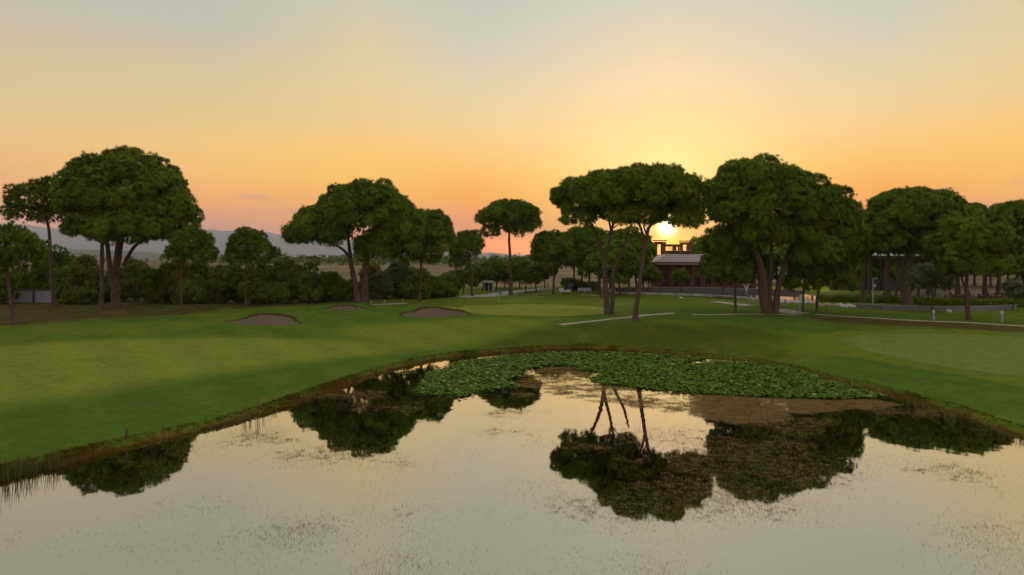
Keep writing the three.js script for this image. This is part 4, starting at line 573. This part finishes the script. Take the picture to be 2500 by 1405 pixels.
const mats = wz([[1275, 915], [1330, 897], [1400, 897], [1450, 912], [1452, 926], [1475, 940], [1560, 951], [1700, 964], [1900, 976], [2110, 978], [2205, 988], [2150, 1000], [2000, 1006], [1950, 1012], [1900, 1030], [1800, 1035], [1730, 1028], [1650, 1008], [1500, 985], [1380, 970], [1310, 955], [1290, 975], [1245, 966], [1238, 945]]);
const leafGreen = new THREE.MeshPhysicalMaterial({ color: new THREE.Color().setRGB(0.098, 0.185, 0.010), roughness: 0.5, specularIntensity: 0.1, side: THREE.DoubleSide });
const bounds = (poly) => poly.reduce((q, [u, v]) => [Math.min(q[0], u), Math.max(q[1], u), Math.min(q[2], v), Math.max(q[3], v)], [1e9, -1e9, 1e9, -1e9]);
{
  const pos = [0, 0, 0], idx = [], n = 10; for (let k = 0; k <= n; k++) { const a = 0.25 + (6.2832 - 0.5) * k / n; pos.push(Math.cos(a), 0.09 + 0.06 * Math.sin(a * 3), Math.sin(a)); if (k) idx.push(0, k + 1, k); }
  const pad = geom(pos, idx), r = rng(21), list = [], b = bounds(lilies);
  for (let k = 0; k < 190000; k++) {
    const x = mixn(b[0], b[1], r()), D = mixn(b[2], b[3], r()); if (pondSD(x, D) > -0.1) continue;
    const d = polyDist(lilies, x, D, 2) + (fbm(x * 0.9, D * 0.9, 191, 3) - 0.5) * 1.6; if (d > 0 && !(d < 0.5 && r() < 0.12)) continue; if (inside(gapA, x, D) || inside(gapB, x, D)) continue;
    if (r() > 0.1 + 1.1 * fbm(x * 0.6, D * 0.6, 195, 2)) continue;
    const up = r() ** 2 * 0.16, t = r() < 0.03 ? 2.2 : 0.5 + 0.8 * r(), pale = t > 2 ? 5 : 1; list.push({ m: place(x, 0.015 + up, -D, 0.05 + 0.065 * r() + (r() < 0.1 ? 0.06 : 0), r() * 6.28, 0.06 + (up > 0.05 ? 0.35 : 0.08) * r(), r() * 6.28), c: [t * (0.7 + 0.8 * r()), t, t * pale] });  // a few pads coloured pale as painted glints of sky
  }
  scatter('lily_pads', pad, leafGreen, list, 'dense green lily pads covering the far end of the pond'); lap('pads ' + list.length);
}
{ // drifting brown weed: small curved ribbons lying on the water
  const r = rng(31);
  const weed = (n, spread, L0, L1, w0, w1) => { const pos = [], idx = [], nor = []; for (let k = 0; k < n; k++) { const cx = (r() + r() - 1) * spread, cz = (r() + r() - 1) * spread, a = r() * 6.28, L = L0 + L1 * r(), w = w0 + w1 * r(), bend = (r() - 0.5) * 1.6, o = pos.length / 3; for (let s = 0; s <= 3; s++) { const t = s / 3 - 0.5, an = a + bend * t, px = cx + Math.cos(an) * L * t, pz = cz + Math.sin(an) * L * t; for (const e of [-1, 1]) { pos.push(px - Math.sin(an) * w * e, 0.012 * Math.sin(t * 5 + k), pz + Math.cos(an) * w * e); nor.push(0, 1, 0); } if (s) idx.push(o + s * 2 - 2, o + s * 2 - 1, o + s * 2, o + s * 2 - 1, o + s * 2 + 1, o + s * 2); } }
  return geom(pos, idx, null, nor); };
  const clump = weed(14, 0.55, 0.1, 0.16, 0.006, 0.009), loose = weed(44, 2.0, 0.03, 0.05, 0.003, 0.004), list = [], loosely = [];
  const add = (x, D, s, to = list) => { if (pondSD(x, D) > -0.25) return; const t = 0.6 + 0.8 * r(); to.push({ m: place(x, 0.016 + 0.01 * r(), -D, V3(s, 1, s), r() * 6.28), c: [t, t * (0.9 + 0.2 * r()), t] }); };
  let b = bounds(mats);
  for (let k = 0; k < 26000; k++) { const x = mixn(b[0], b[1], r()), D = mixn(b[2], b[3], r()), d = polyDist(mats, x, D, 2) + (fbm(x * 0.8, D * 0.8, 201, 3) - 0.5) * 1.5; if (d > 0) continue; const px = x / D * F + W / 2; if (r() < (px > 1690 ? 0.85 : 0.06 + 0.5 * smooth(0.42, 0.62, fbm(x * 0.6, D * 1.6, 203, 3)))) add(x, D, 0.5 + 0.4 * r()); }
  for (let k = 0; k < 90000; k++) { const x = mixn(-22, 26, r()), D = mixn(19, 60, r()), px = x / D * F + W / 2, py = HOR + EYE * F / D; if (px < -60 || px > 2560) continue;
    const f = fbm(x * 0.32, D * 0.42, 211, 4); let q = smooth(0.52, 0.72, f) * 0.4 * smooth(300, 700, px) + 0.008;
    q = Math.max(q, 0.7 * smooth(0.34, 0.52, f) * Math.exp(-(((px - 1560) / 240) ** 4) - ((py - 1170) / 105) ** 4), 0.42 * smooth(0.36, 0.56, f) * Math.exp(-(((px - 1920) / 230) ** 4) - ((py - 1130) / 70) ** 4), 0.2 * smooth(0.44, 0.6, f) * Math.exp(-(((px - 1080) / 420) ** 4) - ((py - 1320) / 90) ** 4));
    if (r() < Math.min(q, 0.45) * 0.15) add(x, D, 0.7 + 0.5 * r(), loosely); if (q > 0.2 && D > 24.5 && r() < q * 0.55) add(x, D, (0.3 + 0.3 * r()) * clamp(D / 42, 0.5, 1)); }
  const weedMat = matte(0.25, 0.162, 0.055, 0.1, { side: THREE.DoubleSide });
  scatter('pond_weed', clump, weedMat, list, 'matted brown weed on the pond below the lily pads'); scatter('floating_scum', loose, weedMat, loosely, 'fine brown specks of weed drifting on the open water'); lap('weed ' + list.length);
}
function grassTuft(seed, n, lean, wide) {
  const r = rng(seed), pos = [], nor = [];
  for (let k = 0; k < n; k++) { const a = r() * 6.28, o = 0.3 * r(), l = lean * (0.3 + 0.7 * r()), hgt = 0.5 + 0.5 * r(), q = r() * 6.28, b = V3(Math.cos(a) * o, 0, Math.sin(a) * o), s = V3(Math.cos(q), 0, Math.sin(q)).multiplyScalar(wide), m = b.clone().add(V3(Math.cos(a) * l * 0.35, hgt * 0.6, Math.sin(a) * l * 0.35)), t = b.clone().add(V3(Math.cos(a) * l, hgt, Math.sin(a) * l)), s2 = s.clone().multiplyScalar(0.8); facet(pos, nor, [b.clone().add(s), b.clone().sub(s), m.clone().add(s2), b.clone().sub(s), m.clone().sub(s2), m.clone().add(s2), m.clone().add(s2), m.clone().sub(s2), t], V3(0, 0.6, 1).normalize()); }
  return geom(pos, null, null, nor);
}
{ // rough grass along the waterline
  const r = rng(41), list = [], tuft = grassTuft(3, 16, 0.55, 0.035);
  for (let k = 0; k < 420000 && list.length < 14000; k++) { const x = mixn(-26, 30, r()), D = mixn(24, 74, r()), s = pondSD(x, D); if (s < -0.12 || s > 0.75) continue; if (r() < 0.35 && fbm(x * 0.8, D * 0.8, 229, 2) < 0.5) continue; if (s > 0.35 && r() < 0.55 * smooth(0.5, 1.1, s) + 0.3) continue; const dry = clamp(1 - s * 1.0 + (r() - 0.5) * 0.7 + (fbm(x * 0.5, D * 0.5, 221, 2) - 0.5)), hgt = 0.05 + 0.1 * r() + 0.12 * smooth(0.5, 0.7, fbm(x * 0.3, D * 0.3, 223, 2)), t = 0.7 + 0.5 * r(); list.push({ m: place(x, ground(x, D) - 0.03, -D, V3(hgt * 1.1, hgt, hgt * 1.1), r() * 6.28), c: [mixn(0.6, 1.7, dry) * t, mixn(1.0, 1.05, dry) * t, mixn(0.6, 1.0, dry) * t] }); }
  scatter('bank_grass', tuft, matte(0.15, 0.15, 0.026, 0.1, { side: THREE.DoubleSide }), list, 'dry rough grass along the pond bank'); lap('bank ' + list.length);
}
{ // reeds
  const rm = matte(0.12, 0.115, 0.03, 0.1, { side: THREE.DoubleSide }), shapes = [grassTuft(11, 12, 0.28, 0.018), grassTuft(13, 9, 0.22, 0.016), grassTuft(17, 16, 0.35, 0.018)], r = rng(51);
  const reed = (px, py, h, w, label, group) => { const [x, D] = water0(px, py), o = mesh('reed_clump', shapes[(r() * 3) | 0], rm, scene); o.position.set(x, -0.05, -D); o.scale.set(w, h, w); o.rotation.y = r() * 6; tag(o, label, 'reeds', group); };
  for (const [px, py, h] of [[596, 1028, 1.2], [612, 1025, 1.5], [628, 1021, 1.9], [640, 1017, 1.3], [660, 1008, 0.8], [672, 1004, 0.6]]) reed(px, py, h, 0.55, 'thin upright reeds in the small stand along the sloping bank', 'reeds in the small stand on the bank');
  for (let k = 0; k < 16; k++) reed(-10 + k * 10, 1178 - k * 2.4, 0.7 + 0.7 * r() + (k < 5 ? 0.5 : 0), 0.6, 'tall pale reeds at the water edge where the bank meets the marshy corner', 'reeds in the marshy corner');
  for (let k = 0; k < 22; k++) reed(2130 + k * 18, 960 + k * 5.6 + r() * 3, 0.35 + 0.4 * r(), 0.6, 'short wispy reeds below the side green bank', 'reeds below the side green');
  for (let k = 0; k < 10; k++) reed(1790 + k * 18, 880 + k * 2.2, 0.4 + 0.35 * r(), 0.6, 'wispy reeds behind the lily pads on the far bank', 'reeds behind the lily pads');
}
lap('things ' + copies);

renderer.render(scene, camera);
